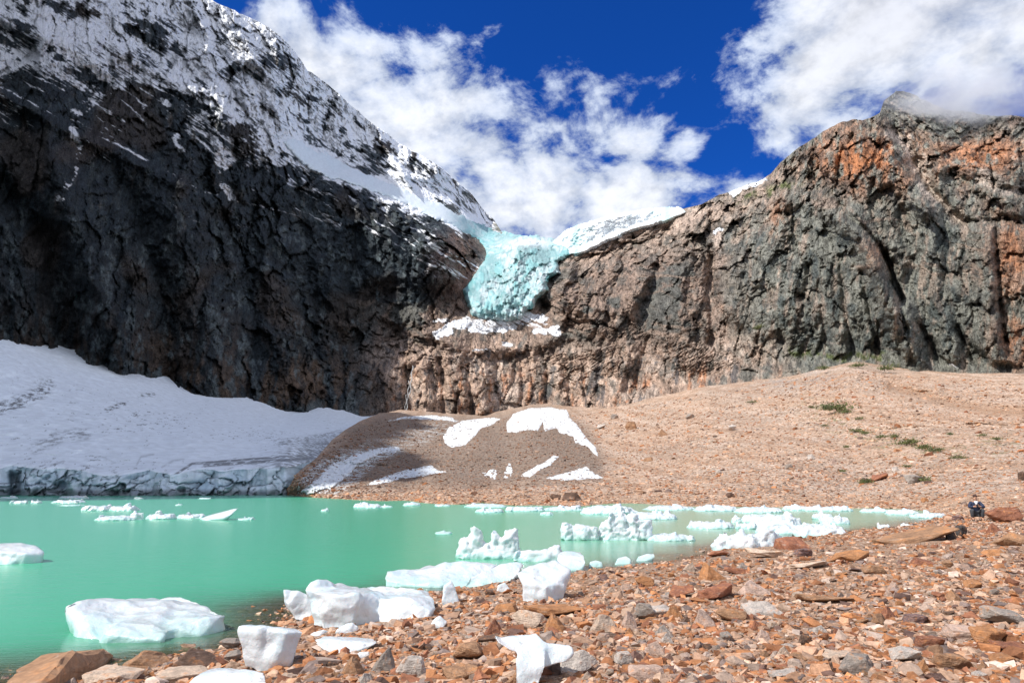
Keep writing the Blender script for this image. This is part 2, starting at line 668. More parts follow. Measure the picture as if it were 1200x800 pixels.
M_MTN = mat_mountain()
M_SCREE = mat_scree()
M_GRAVEL = mat_gravel()
M_STONE = mat_rock("scattered_stone", False)
M_FARSTONE = mat_rock("talus_stone", False, 0.15)
M_ROCK = mat_rock("shore_rock", True)
M_BOULDER = mat_rock("talus_boulder", True, 0.3)
M_ICE = mat_ice("melting_ice", low=None)
M_ICEF = mat_ice("floating_ice", low=0.28, s=0.7, dirt=0.3)
M_SNOW = mat_ice("old_snow", base=(0.84, 0.87, 0.91), deep=(0.74, 0.80, 0.86), s=0.08, dirt=0.5, sss=0.0, rough=0.7)
M_SNOWF = mat_glacier("snow_surface", 0.25)
M_GLAC = mat_glacier("blue_ice")
M_WATER = mat_water()

# ------------------------------------------------------------------ the mountains
def planeY(px, py, p0=(-210, 280, 57), n=(-.96, .29), tan=1.75):
    a, b = ray(px, py)
    # z = 57 + tan * (n . (p - p0))
    k = n[0] * a + n[1]
    Y = (p0[2] - CAMZ - tan * (n[0] * p0[0] + n[1] * p0[1])) / (b - tan * k)
    return float(Y)


ctrl = []
for px in (-1300, -900, -600, -300, -100, 0, 120, 240):
    for py in (-700, -350, -100, 0, 120, 260, 405):
        y_ = planeY(px, py)
        ctrl.append((px, py, min(max(y_, 60), 1400)))
ctrl += [(250, 0, 800), (330, 45, 930), (330, 150, 820), (330, 260, 700), (330, 400, 500), (330, 480, 452),
         (400, 110, 1120), (400, 190, 1000), (400, 220, 840), (400, 300, 740), (400, 390, 660), (400, 490, 540),
         (460, 170, 1250), (460, 240, 940), (460, 320, 780), (460, 385, 700), (460, 420, 610), (460, 490, 560),
         (530, 215, 1420), (530, 250, 1150), (530, 290, 850), (530, 370, 740), (530, 400, 660), (530, 490, 580),
         (585, 268, 1450), (600, 280, 1050), (600, 320, 850), (600, 375, 740), (600, 400, 690), (600, 490, 590),
         (650, 285, 1000), (650, 330, 820), (650, 400, 670), (650, 490, 580),
         (700, 265, 980), (700, 310, 780), (700, 400, 630), (700, 480, 555),
         (760, 250, 930), (760, 310, 700), (760, 400, 590), (780, 470, 515),
         (860, 220, 780), (860, 300, 610), (850, 370, 540), (850, 455, 470), (910, 195, 730), (930, 440, 425),
         (1000, 132, 560), (1000, 190, 530), (1000, 250, 470), (1000, 350, 425), (1000, 425, 395),
         (1060, 105, 800), (1060, 140, 640), (1090, 200, 520), (1120, 140, 700), (1120, 300, 420), (1100, 435, 362),
         (1200, 135, 660), (1200, 180, 520), (1200, 250, 425), (1200, 350, 365), (1200, 437, 330),
         (1330, 60, 620), (1330, 250, 380), (1330, 437, 290), (1750, 0, 520), (1750, 250, 310), (1750, 437, 230)]
mtnY = rbf(ctrl, 20)

crest = lut([(-1400, -900), (-900, -820), (-600, -640), (-300, -400), (-100, -240), (0, -165), (100, -95), (200, -30), (250, 2), (300, 24),
             (330, 43), (345, 60), (360, 82), (383, 97), (405, 118), (430, 140), (470, 168), (500, 187),
             (525, 203), (550, 225), (565, 243), (578, 256), (588, 272), (600, 281), (620, 287), (655, 291), (668, 293), (690, 287),
             (715, 276), (745, 265), (770, 256), (790, 247), (822, 240), (842, 229), (862, 222), (885, 214),
             (903, 203), (915, 190), (940, 170), (965, 153), (985, 145), (1000, 141), (1020, 137), (1031, 132),
             (1036, 118), (1050, 107), (1066, 109), (1085, 118), (1110, 128), (1150, 135), (1200, 136),
             (1260, 120), (1330, 60), (1450, 20), (1750, 30)])
base = lut([(-1400, 470), (-300, 460), (0, 440), (100, 462), (215, 490), (300, 505), (420, 520), (700, 520), (840, 492), (1000, 470),
            (1200, 480), (1750, 490)])

pxs = np.concatenate([np.arange(-1400, -40, 12.0), np.arange(-40, 1240, 1.25), np.arange(1240, 1750, 10.0)])
NR = 400
crest_v = crest(pxs)
jag = fbm(pxs / 40, 0 * pxs, 0 * pxs, 5, 0.6) * 5
damp = sstep(560, 590, pxs) * (1 - sstep(790, 860, pxs))
crest_v = crest_v + jag * (1 - 0.8 * damp)
t = np.linspace(0, 1, NR)[:, None]
PX = np.repeat(pxs[None, :], NR, 0)
PY = base(pxs)[None, :] * (1 - t) + crest_v[None, :] * t
YB = mtnY(PX, PY)
A_, B_ = ray(PX, PY)
X0r, Z0r = A_ * YB, CAMZ + B_ * YB
# rock texture space: laid over the walls so that blocks are not stretched where a wall turns away
YB_ = YB
X0 = PX * .8
Z0 = (568 - PY) * .8
YB = YB_ * .22
gy_, gx_ = np.gradient(YB_)
dpx = np.gradient(PX, axis=1); dpy = np.gradient(PY, axis=0)
obl = np.hypot(gx_ / dpx, gy_ / dpy) / (YB_ / 800)
obl = np.clip(obl * .55, .8, 2.8 - 1.2 * sstep(470, 520, PX))
# wobble of the picture-plane coordinates, so that no painted border is straight
wx = fbm(X0 / 40, YB / 40, Z0 / 40, 5, 0.62) * 22
wy = fbm(X0 / 40 + 50, YB / 40, Z0 / 40, 5, 0.62) * 22
QX, QY = PX + wx, PY + wy

# glacier outlines (also used to calm the rock beneath them)
G_BODY = [(588, 275), (612, 279), (640, 280), (660, 285), (667, 292), (667, 300), (655, 308), (657, 320), (641, 328), (641, 342), (630, 350),
          (625, 362), (606, 374), (582, 377), (570, 375), (553, 371), (543, 352), (541, 340), (552, 327), (560, 315),
          (568, 306), (569, 294), (563, 282), (552, 274), (535, 267), (505, 254), (475, 240), (440, 227), (410, 215), (380, 208), (350, 190),
          (330, 165), (345, 162), (372, 178), (400, 193), (440, 208), (480, 224), (520, 241), (552, 258)]
G_EAST = [(648, 284), (668, 268), (690, 262), (712, 254), (745, 248), (775, 245), (795, 244), (806, 249), (780, 259), (758, 265), (735, 272), (715, 280),
          (692, 291), (676, 298), (664, 300), (655, 295)]
sdg = np.maximum(sdpoly(PX, PY, G_BODY), sdpoly(PX, PY, G_EAST))
calm = 1 - 0.9 * sstep(-14, 2, sdg)
APRON = [(500, 396), (520, 376), (545, 366), (620, 362), (655, 370), (665, 392), (640, 408), (560, 416)]
calm *= 1 - .65 * sstep(-10, 6, sdpoly(PX, PY, APRON))
foot_ = lut([(-1400, 400), (0, 404), (215, 453), (300, 471), (350, 484), (420, 490), (560, 489), (640, 477), (690, 481), (760, 466), (840, 452), (930, 436), (1010, 425), (1100, 433), (1200, 440), (1750, 440)])
calm *= 1 - .75 * np.exp(-(np.maximum(foot_(PX) - PY, 0) / 12) ** 2) * (PX > 700)

# steps nearer to the camera: the dark knob left of the glacier, the dome and the toe at the right
KNOB = [(380, 208), (400, 209), (440, 226), (470, 240), (500, 254), (533, 268), (552, 278), (563, 292), (566, 305), (556, 317), (546, 330), (538, 342),
        (520, 352), (480, 352), (430, 348), (390, 350), (350, 330), (350, 250), (360, 215)]
dY = np.zeros_like(PX)
sk = sdpoly(PX + wx * .25, PY + wy * .25, KNOB)
dY -= 46 * sstep(-3, 26, sk) * sstep(380, 480, PX) * (1 - .6 * sstep(315, 350, PY))
DOME = [(905, 200), (940, 168), (985, 142), (1022, 136), (1040, 150), (1060, 180), (1075, 215), (1092, 240), (1110, 262), (1085, 262),
        (1040, 240), (1000, 236), (940, 222)]
sq = sdpoly(PX + wx * .25, PY + wy * .25, DOME)
dY -= 30 * sstep(-3, 36, sq)
BLOCK = [(820, 235), (860, 228), (905, 205), (960, 225), (1010, 245), (1045, 310), (1075, 360), (1100, 425), (1010, 430),
         (930, 410), (880, 400), (850, 380), (835, 330), (832, 280)]
sb = sdpoly(PX + wx * .3, PY + wy * .3, BLOCK)
dY -= 24 * sstep(-3, 12, sb) * (1 - .85 * sstep(365, 415, PY))
HORN = [(640, 360), (655, 332), (680, 305), (700, 300), (745, 305), (770, 318), (765, 345), (752, 375), (735, 395), (690, 395), (650, 380)]
sh = sdpoly(PX + wx * .3, PY + wy * .3, HORN)
dY -= 36 * sstep(-2, 16, sh) * (1 - .8 * sstep(345, 388, PY))
RIBS = [(1110, 262), (1140, 255), (1200, 262), (1240, 300), (1240, 440), (1160, 430), (1130, 400), (1110, 340)]
dY -= 18 * sstep(-3, 10, sdpoly(PX + wx * .3, PY + wy * .3, RIBS))

# gullies and ledges seen in the photograph: (polyline, half width px, depth m)
GUL = [([(985, 240), (1005, 262), (1035, 300), (1056, 350)], 5, 34), ([(905, 232), (960, 238), (1000, 268), (1040, 345), (1075, 425)], 13, -30), ([(1045, 150), (1062, 168), (1080, 195), (1090, 222), (1112, 245), (1125, 262)], 6, 26), ([(1028, 140), (1045, 175), (1065, 215), (1085, 245)], 12, -28), ([(1135, 262), (1160, 258), (1200, 262)], 6, 18), ([(1100, 205), (1150, 212), (1200, 226)], 6, 14),
       ([(1035, 300), (1050, 330), (1057, 352)], 5, 22),
       ([(1098, 232), (1088, 215), (1070, 190)], 5, 22),
       ([(950, 310), (944, 345), (938, 350)], 5, 20), ([(1075, 380), (1090, 400), (1100, 425)], 4, 14),
       ([(1120, 385), (1130, 400), (1142, 425)], 4, 14), ([(836, 300), (832, 340), (834, 400)], 5, 16),
       ([(870, 250), (880, 300), (905, 340), (915, 400)], 4, 9), ([(930, 235), (935, 300), (940, 350)], 4, 8),
       ([(985, 300), (990, 350), (1000, 420)], 3, 10), ([(1010, 320), (1020, 370), (1030, 425)], 3, 10),
       ([(1045, 330), (1060, 380), (1070, 425)], 3, 9), ([(960, 330), (965, 380), (975, 425)], 3, 8),
       ([(1165, 270), (1170, 330), (1180, 400)], 4, 14), ([(1120, 200), (1140, 225), (1160, 240)], 5, 14),
       ([(940, 190), (930, 215), (925, 235)], 4, 14), ([(1000, 160), (985, 185), (978, 225)], 4, 13), ([(1040, 175), (1030, 200), (1020, 225)], 3, 9),
       ([(768, 315), (757, 345), (748, 362)], 5, 26), ([(724, 320), (716, 350), (712, 375)], 4, 10),
       ([(697, 320), (694, 345), (688, 370)], 4, 10), ([(788, 252), (780, 275), (776, 290)], 4, 14),
       ([(548, 430), (553, 470), (555, 490)], 3, 13), ([(518, 420), (520, 455), (518, 490)], 3, 12),
       ([(583, 430), (581, 460), (583, 490)], 3, 9), ([(480, 430), (478, 460), (474, 490)], 5, 14), ([(455, 400), (445, 440), (440, 488)], 5, 12),
       ([(643, 420), (640, 450), (642, 485)], 3, 8), ([(706, 395), (702, 430), (698, 470)], 3, 8),
       ([(610, 425), (612, 455), (610, 488)], 2.5, 7), ([(670, 420), (668, 455), (670, 480)], 2.5, 7),
       ([(760, 395), (750, 425), (742, 460)], 3, 8), ([(430, 400), (420, 440), (408, 480)], 5, 10), ([(400, 390), (385, 430), (375, 470)], 5, 9),
       ([(500, 300), (495, 330), (498, 350)], 4, 11), ([(540, 285), (535, 315), (525, 345)], 3, 8),
       ([(470, 260), (465, 300), (460, 345)], 4, 10), ([(415, 250), (420, 300), (410, 345)], 5, 14),
       ([(240, 330), (235, 380), (225, 450)], 5, 9), ([(150, 330), (130, 400), (120, 430)], 5, 8), ([(320, 300), (300, 380), (290, 460)], 5, 9)]
GUL += [([(1082, 235), (1100, 320), (1116, 420)], 15, -20), ([(1000, 250), (1028, 330), (1052, 420)], 12, -16), ([(852, 260), (862, 330), (872, 395)], 12, -14),
        ([(1150, 265), (1162, 340), (1168, 430)], 14, -18), ([(930, 235), (958, 300), (985, 415)], 12, -15), ([(950, 170), (945, 200), (955, 230)], 9, -14),
        ([(1010, 150), (1005, 190), (1015, 225)], 9, -12), ([(1120, 160), (1135, 200), (1120, 240)], 12, -16), ([(1180, 160), (1175, 210), (1190, 250)], 12, -16),
        ([(700, 305), (690, 380)], 10, -12), ([(800, 255), (800, 310), (795, 380)], 14, -16), ([(0, 112), (35, 127), (85, 157), (130, 175), (190, 205), (230, 228), (270, 243)], 7, -14),
        ([(60, 190), (100, 300), (150, 420)], 22, -24), ([(210, 240), (240, 340), (260, 450)], 22, -26), ([(300, 270), (330, 360), (350, 470)], 18, -24),
        ([(395, 330), (385, 400), (390, 480)], 14, -18), ([(0, 220), (60, 290), (80, 400)], 18, 20), ([(150, 220), (190, 330), (200, 440)], 14, 22),
        ([(300, 190), (290, 280), (300, 420)], 10, 22), ([(345, 215), (360, 300), (370, 400)], 10, 18), ([(100, 20), (200, 72), (330, 165)], 10, 12),
        ([(140, 60), (230, 110), (300, 175)], 12, -14), ([(270, 60), (340, 110), (400, 175)], 16, -16), ([(200, 20), (300, 90), (420, 190)], 8, 12), ([(0, 20), (90, 60), (120, 80)], 10, -12),
        ([(735, 400), (730, 440), (720, 475)], 10, -10), ([(565, 420), (566, 480)], 8, -10), ([(630, 415), (628, 480)], 9, -9), ([(500, 420), (498, 485)], 9, -10), ([(655, 410), (655, 475)], 7, -8)]
for pl, w, dep in GUL:
    x0 = min(p[0] for p in pl) - 60; x1 = max(p[0] for p in pl) + 60
    c0, c1 = np.searchsorted(pxs, [x0, x1])
    d, par = dline(PX[:, c0:c1] + wx[:, c0:c1] * .22, PY[:, c0:c1] + wy[:, c0:c1] * .22, pl)
    dY[:, c0:c1] += dep * np.exp(-(d / w) ** 2)

left = 1 - sstep(420, 600, PX)
band = np.exp(-((PY - 445) / 45.0) ** 2) * sstep(380, 460, PX) * (1 - sstep(860, 960, PX))
# buttresses and gullies that run down the walls, ledges along the strata, rubble everywhere
ux, uy, uz = X0 + wx * .45, YB + wx * .3, Z0 + wy * .4
big = rmf(ux / 120, uy / 120, uz / 260, 8, 2.0, .80)
mid = rmf(ux / 30 + 7, uy / 30, uz / 44, 6, 2.0, .75)
fine = fbm(X0 / 6, YB / 6, Z0 / 7.5, 4, 0.7)
t1, v1, e1_ = facets(ux / 17, uy / 17, uz / 30)
t2, v2, e2_ = facets(X0 / 6.5 + fine * .25, YB / 6.5, Z0 / 9, 5)
tilt = Z0 + 0.22 * (X0 - 800) * (1 - left) + left * (0.5 * X0) + fbm(X0 / 60, YB / 60, Z0 / 60, 3) * 22
st = tilt / 15.0 + fbm(X0 / 16, YB / 16, Z0 / 16, 3) * 0.8
fr = st - np.floor(st)
ledge = np.where(fr < 0.75, fr / 0.75, (1 - fr) / 0.25)
st2 = tilt / 5.2 + fbm(X0 / 9, YB / 9, Z0 / 9, 2) * 0.7 + 0.37
fr2 = st2 - np.floor(st2)
ledge2 = np.where(fr2 < 0.7, fr2 / 0.7, (1 - fr2) / 0.3)
sc = np.clip(YB_ / 600, 0.5, 1.6) * obl * .8
rough_ = .55 + .45 * sstep(-.25, .25, fbm(X0 / 80 + 30, YB / 80, Z0 / 80, 3))
dN = -(big * (36 - 12 * sstep(650, 850, PX)) + mid * 5 + fine * 4.0) * sc
dN += -(t1 * 17 + v1 * 7 + t2 * 7 * rough_ + v2 * 3 * rough_) * sc
dN += (sstep(.16, .0, e1_) * 3.0 + sstep(.14, .0, e2_) * 1.4) * sc
dN -= (ledge * 4.0 + ledge2 * 1.2) * sc * sstep(-.15, .2, fbm(X0 / 90 + 60, YB / 90, Z0 / 50, 3))
flute = sstep(290, 330, PY) * sstep(850, 900, PX) * (1 - sstep(1180, 1230, PX))
dN += flute * (np.abs(perlin(ux / 9, uy / 9, uz / 90)) * -16 + np.abs(perlin(ux / 20 + 4, uy / 9, uz / 140)) * -14) * -1 * sc
lay = (Z0 + fbm(X0 / 50, YB, Z0 / 30, 3) * 16) / 7.0
lf = lay - np.floor(lay)
bench = sstep(370, 392, PY) * (1 - sstep(425, 450, PY)) * sstep(470, 520, PX) * (1 - sstep(900, 1000, PX))
dN -= bench * np.where(lf < .7, lf / .7, (1 - lf) / .3) * 6 * sstep(-.2, .3, fbm(X0 / 45, YB / 40, Z0 / 25 + 8, 3))
dN -= np.median(dN)
dN += band * (-(np.abs(fbm(ux / 14, uy / 14, uz / 120, 3, .6)) * -14) * sc)
Y = YB_ + (dN + 22) * calm + dY * calm
Y = np.maximum(Y, 30)
X = A_ * Y
Z = CAMZ + B_ * Y

# ---- surface colours (albedo, plus sunlight painted low on the left wall) ----
n1 = fbm(X0 / 30, YB / 30, Z0 / 30, 5, 0.6)
n2 = fbm(X0 / 9 + 9, YB / 9, Z0 / 20, 4, 0.65)
n3 = fbm(ux / 7, uy / 7, uz / 70, 4, 0.6)           # streaks down the wall
n4 = fbm(X0 / 70 + 90, YB / 70, Z0 / 70, 3, 0.5)
NAr = np.zeros(PX.shape + (3,), np.float32)
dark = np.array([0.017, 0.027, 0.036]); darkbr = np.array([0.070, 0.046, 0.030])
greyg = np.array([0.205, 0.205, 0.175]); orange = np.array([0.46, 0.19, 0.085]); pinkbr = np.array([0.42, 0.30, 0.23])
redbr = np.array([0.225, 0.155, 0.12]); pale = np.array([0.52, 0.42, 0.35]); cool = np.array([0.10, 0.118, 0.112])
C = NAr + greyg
# right wall: grey green with orange stained upper dome and right edge
C = mix3(C, cool, sstep(0.0, 0.3, n2) * 0.75)
C = mix3(C, pinkbr, sstep(0.06, 0.36, n3) * 0.5)
om = np.exp(-(((QX - 1010) / 75) ** 2 + ((QY - 185) / 38) ** 2)) * 1.0
om = np.maximum(om, np.exp(-(((QX - 1150) / 60) ** 2 + ((QY - 185) / 28) ** 2)) * .9)
om = np.maximum(om, np.exp(-(((QX - 1185) / 30) ** 2 + ((QY - 300) / 60) ** 2)) * .75)
om = np.maximum(om, np.exp(-(((QX - 1195) / 25) ** 2 + ((QY - 400) / 40) ** 2)) * .7)
om = np.maximum(om, np.exp(-(((QX - 832) / 13) ** 2 + ((QY - 345) / 60) ** 2)) * .9)
om = np.maximum(om, np.exp(-(((QX - 1020) / 15) ** 2 + ((QY - 300) / 20) ** 2)) * .5)
om = np.maximum(om, np.exp(-(((QX - 910) / 15) ** 2 + ((QY - 255) / 22) ** 2)) * .55)
C = mix3(C, orange, np.clip(om * sstep(-0.22, 0.18, n2 + n1 * .6 + om * 0.22) * 1.05, 0, 1))
# pale gullies of rubble
for pl, w in (([(1040, 150), (1060, 165), (1078, 190), (1085, 220), (1108, 240), (1122, 262)], 6), ([(1150, 208), (1200, 222)], 6),
              ([(845, 285), (833, 320), (830, 380), (850, 420)], 8), ([(700, 285), (760, 262), (820, 246)], 14)):
    d, _ = dline(QX, QY, pl)
    C = mix3(C, pale, 0.75 * (1 - sstep(w * .5, w * 1.7, d)))
# middle: brown and pinkish rock
cb = sstep(390, 470, QX) * (1 - sstep(800, 905, QX)) * sstep(285, 330, QY + (QX - 640) * .12)
C = mix3(C, redbr * (1.15), cb * 0.85)
C = mix3(C, cool * .8, cb * sstep(0.0, 0.25, n1) * (1 - sstep(380, 410, QY)) * .8)
bandc = sstep(385, 420, QY) * sstep(400, 470, QX) * (1 - sstep(880, 960, QX))
C = mix3(C, pinkbr * (1.05), bandc * 0.8)
C = mix3(C, pale, bandc * sstep(0.05, 0.3, n1 + n2 * .5) * .65)
C = mix3(C, redbr * .85, bandc * sstep(0.12, 0.34, -n1) * .4)
C = mix3(C, orange, bandc * sstep(0.14, 0.36, n3) * sstep(425, 445, QY) * .7)
C = mix3(C, dark * 2.0, bandc * sstep(0.22, 0.4, -n3) * .7)
C = mix3(C, greyg * 1.15, np.exp(-(((QX - 900) / 70) ** 2 + ((QY - 440) / 30) ** 2)) * sstep(-.1, .2, n2) * .8)
lm0 = 1 - sstep(480, 560, PX)
# ridge right of the glacier, warm
wr = np.exp(-((dline(QX, QY, [(690, 300), (760, 275), (850, 245), (900, 225)])[0]) / 22) ** 2)
C = mix3(C, pinkbr * 1.0, wr * .65)
C = mix3(C, cool * .7, sstep(.1, .3, n2 - n1 * .5) * (1 - lm0) * .55)
# left wall, dark wet rock, browner low down, brighter where sunlight is painted in
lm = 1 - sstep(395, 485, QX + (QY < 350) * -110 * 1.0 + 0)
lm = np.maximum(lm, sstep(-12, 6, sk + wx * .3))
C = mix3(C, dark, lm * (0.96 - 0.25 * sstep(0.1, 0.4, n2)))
lo = sstep(330, 460, QY - (QX - 200) * 0.12)
warm = lo * sstep(150, 380, QX)  # partly sunlit foot of the wall, put into the colour as brighter brown
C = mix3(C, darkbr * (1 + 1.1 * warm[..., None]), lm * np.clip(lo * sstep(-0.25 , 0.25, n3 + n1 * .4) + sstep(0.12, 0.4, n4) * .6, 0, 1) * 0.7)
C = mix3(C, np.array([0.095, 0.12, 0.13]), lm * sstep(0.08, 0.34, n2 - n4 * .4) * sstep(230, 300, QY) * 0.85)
kb = np.exp(-(((QX - 535) / 22) ** 2 + ((QY - 315) / 38) ** 2))
C = mix3(C, np.array([0.20, 0.115, 0.08]), kb * .8)
bed = fbm(X0 * 0 + 3, YB * .02, tilt / 7, 4, .7)
C *= (1 + 0.55 * np.clip(bed, -.7, .9) * (.6 + .4 * left))[..., None]
C = mix3(C, pinkbr * .9, sstep(.22, .42, fbm(X0 / 200, YB / 200, tilt / 11 + 40, 3, .6)) * sstep(-.1, .2, n1) * (1 - lm) * .5)
C *= (1 + 0.35 * fbm(X0 / 3.5, YB / 3.5, Z0 / 6, 3, .6))[..., None]
# moss on ledges at the right
gm = np.exp(-(dline(QX, QY, [(868, 238), (905, 228), (935, 222)])[0] / 5) ** 2) + np.exp(-(dline(QX, QY, [(930, 410), (990, 422), (1050, 430)])[0] / 5) ** 2)
C = mix3(C, np.array([0.10, 0.12, 0.035]), np.clip(gm * sstep(-.1, .15, n2), 0, .85))
C = np.clip(C, 0.010, 0.8)

# ---- snow dusted over the left peak ----
line = lut([(-1400, 60), (-300, 110), (0, 92), (40, 78), (75, 92), (110, 108), (160, 92), (200, 95), (225, 130), (262, 160), (300, 168), (340, 192),
            (380, 208), (440, 228), (520, 262), (600, 300)])
above = line(QX * .5 + PX * .5) - (QY * .5 + PY * .5)
# strata coordinate across the slope, stretched along it
al = X0 * .86 - Z0 * .5 + wx * .4
ac = X0 * .5 + Z0 * .86 + wy * .3
sn1 = fbm(al / 60, ac / 11, X0 * 0, 6, 0.70)
sn2 = fbm(X0 / 22, YB / 22, Z0 / 22, 5, 0.7)
snow = (.16 + .72 * sstep(-0.34, 0.24, sn1 * 1.0 + sn2 * 1.0 + 0.055 + np.clip(above / 240, -0.1, .14))) 
snow = snow * sstep(-16, 20, above + sn1 * 26 + sn2 * 30)
snow = np.clip(snow, 0, 1) * (0.95)
# solid bands
for pl, w, s in (([(60, -30), (110, 25), (200, 68), (280, 112), (345, 170)], 10, .8), ([(0, 85), (60, 62), (110, 35)], 7, .7),
                 ([(340, 168), (400, 200), (480, 236), (560, 266)], 12, 1.0), ([(150, 55), (210, 95)], 8, .5),
                 ([(250, 0), (300, 24), (335, 50)], 9, .8), ([(225, 60), (260, 120), (330, 165)], 9, .5)):
    d, _ = dline(PX + wx * .6, PY + wy * .6, pl)
    snow = np.maximum(snow, s * (1 - sstep(w * .4, w * 1.5, d - sn2 * 9)))
# bare buttresses inside the snowy face
for cx, cy, rx, ry, s in ((95, 8, 26, 10, .9), (275, 70, 34, 26, .8), (330, 78, 30, 12, .75), (190, 55, 30, 14, .7), (384, 135, 14, 22, .8), (385, 105, 10, 12, .8),
                          (130, 65, 40, 10, .4), (180, 25, 30, 10, .6), (340, 110, 30, 14, .5), (440, 188, 14, 14, .8), (300, 130, 25, 8, .5), (545, 235, 22, 10, .7), (110, 85, 60, 8, .7), (25, 45, 20, 16, .7)):
    e = np.exp(-(((QX - cx) / rx) ** 2 + ((QY - cy) / ry) ** 2))
    snow *= 1 - s * e * sstep(-.30, .12, sn2 * 1 - sn1 * .6)
rk = 1 - np.abs(perlin(al / 75, ac / 6.5, X0 * 0 + 2.5)) * 2.2
below = sstep(-125, -10, above) * sstep(30, -10, above)
snow = np.maximum(snow, .62 * sstep(.62, .95, rk + sn2 * .35) * sstep(-.12, .2, fbm(X0 / 40 + 5, YB / 40, Z0 / 40, 3) + .5 * below - .22) * below)
# thin streaks caught on the dark wall
for pl, w, s in (([(0, 103), (35, 118), (85, 148), (130, 166), (190, 196), (230, 219), (270, 234)], 1.3, .62), ([(84, 150), (92, 170), (88, 200), (70, 232)], 4, .72),
                 ([(192, 118), (206, 160), (214, 175)], 5, .7), ([(250, 155), (258, 185), (262, 215), (270, 232)], 6, .75), ([(90, 135), (120, 110), (150, 88)], 8, .6),
                 ([(0, 115), (30, 150)], 12, .28), ([(270, 234), (320, 246), (400, 262)], 1.2, .4), ([(60, 165), (130, 190)], 5, .3), ([(230, 130), (250, 160), (300, 185)], 14, .4), ([(190, 232), (230, 260), (300, 268)], 1.5, .35),
                 ([(340, 190), (355, 205)], 8, .4)):
    d, _ = dline(PX + wx * .18, PY + wy * .18, pl)
    snow = np.maximum(snow, s * (1 - sstep(w * .4, w * 1.6, d - sn1 * w * .7)) * sstep(-.2, .12, sn1 * .9 + sn2 * .8 + (s > .85) * .12))
snow *= 1 - sstep(565, 600, PX)
# snow at the foot of the ice fall, a bit of snow on the right skyline
for pl, w, s in (([(515, 390), (545, 380)], 4.5, .95), ([(552, 385), (575, 388), (600, 386)], 4.5, .8), ([(612, 366), (640, 372)], 4.5, .9), ([(628, 384), (652, 388)], 5, .9), ([(540, 383), (600, 378), (640, 378)], 4, .4), ([(550, 377), (585, 380), (615, 372)], 5, .6),
                 ([(860, 224), (880, 213), (892, 209)], 6, 1.0), ([(838, 277), (846, 270)], 2.5, 1.0), ([(510, 376), (530, 378)], 3, .6), ([(590, 406), (600, 408)], 2, .7), ([(555, 412), (575, 411)], 2, .6),
                 ([(1110, 428), (1122, 431)], 2, .8), ([(470, 238), (500, 240)], 1, .1)):
    d, _ = dline(PX + wx * .4, PY + wy * .4, pl)
    snow = np.maximum(snow, s * (1 - sstep(w * .5, w * 1.3, d - n2 * w)))
snow = np.clip(snow, 0, 1)

# the far side of the crest: carry the last row backwards and down
bk = 7
last = np.stack([X[-1], Y[-1], Z[-1]], -1)
rows = [np.stack([X, Y, Z], -1)]
for k in range(1, bk + 1):
    q = last.copy()
    q[:, 1] += 14 * k ** 1.7
    q[:, 0] += q[:, 0] / q[:, 1] * 14 * k ** 1.7
    q[:, 2] -= 5 * k ** 2.1
    rows.append(q[None])
V = np.concatenate(rows, 0)
C = np.concatenate([C] + [C[-1:]] * bk, 0)
snow = np.concatenate([snow] + [snow[-1:]] * bk, 0)
nr, nc = V.shape[:2]
TEX = np.stack([X0, YB, Z0], -1)
TEX = np.concatenate([TEX] + [TEX[-1:] + np.array([0, 9. * k, 0]) for k in range(1, bk + 1)], 0)
split = int(np.searchsorted(pxs, 596))
for nm, a, b in (("snowy_mountain", 0, split + 1), ("rocky_mountain", split, nc)):
    vv = V[:, a:b].reshape(-1, 3)
    tx3 = TEX[:, a:b].reshape(-1, 3)
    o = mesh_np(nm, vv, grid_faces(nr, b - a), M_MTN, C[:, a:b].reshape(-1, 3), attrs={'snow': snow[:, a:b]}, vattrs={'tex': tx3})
    tag(o, kind='structure', label={'snowy_mountain': "steep dark mountain dusted with snow rising at the left",
                                    'rocky_mountain': "sunlit grey and orange rock mountain at the right"}[nm])
print("mountain", V.shape)


# unseen ridge added left of the view to keep the valley glacier in shade
fx, fy = np.meshgrid(np.arange(-700, -290, 6.0), np.arange(-126, 330, 6.0))
hf = lut([(-125, 0), (-92, 60), (-66, 520), (-20, 520), (25, 515), (60, 505), (90, 500), (180, 520), (260, 520), (330, 420)])(fy)
fz = hf * np.clip(1 - np.abs(fx + 450) / 165, 0, 1) ** .9 + ridged(fx / 60, fy / 60, fx * 0, 5, .55) * 22 - 12
fcx = fbm(fx / 30, fy / 30, fz / 30, 4, .6)
FC = mix3(np.zeros(fx.shape + (3,), np.float32) + np.array([.03, .034, .042]), np.array([.08, .055, .04]), sstep(0, .3, fcx))
o = mesh_np("shade_ridge", np.stack([fx, fy, fz], -1).reshape(-1, 3), grid_faces(*fx.shape), M_MTN, FC.reshape(-1, 3), attrs={'snow': sstep(.0, .3, fcx) * sstep(150, 320, fz) * .9}, vattrs={'tex': np.stack([fx, fy, fz], -1)})
tag(o, kind='structure')

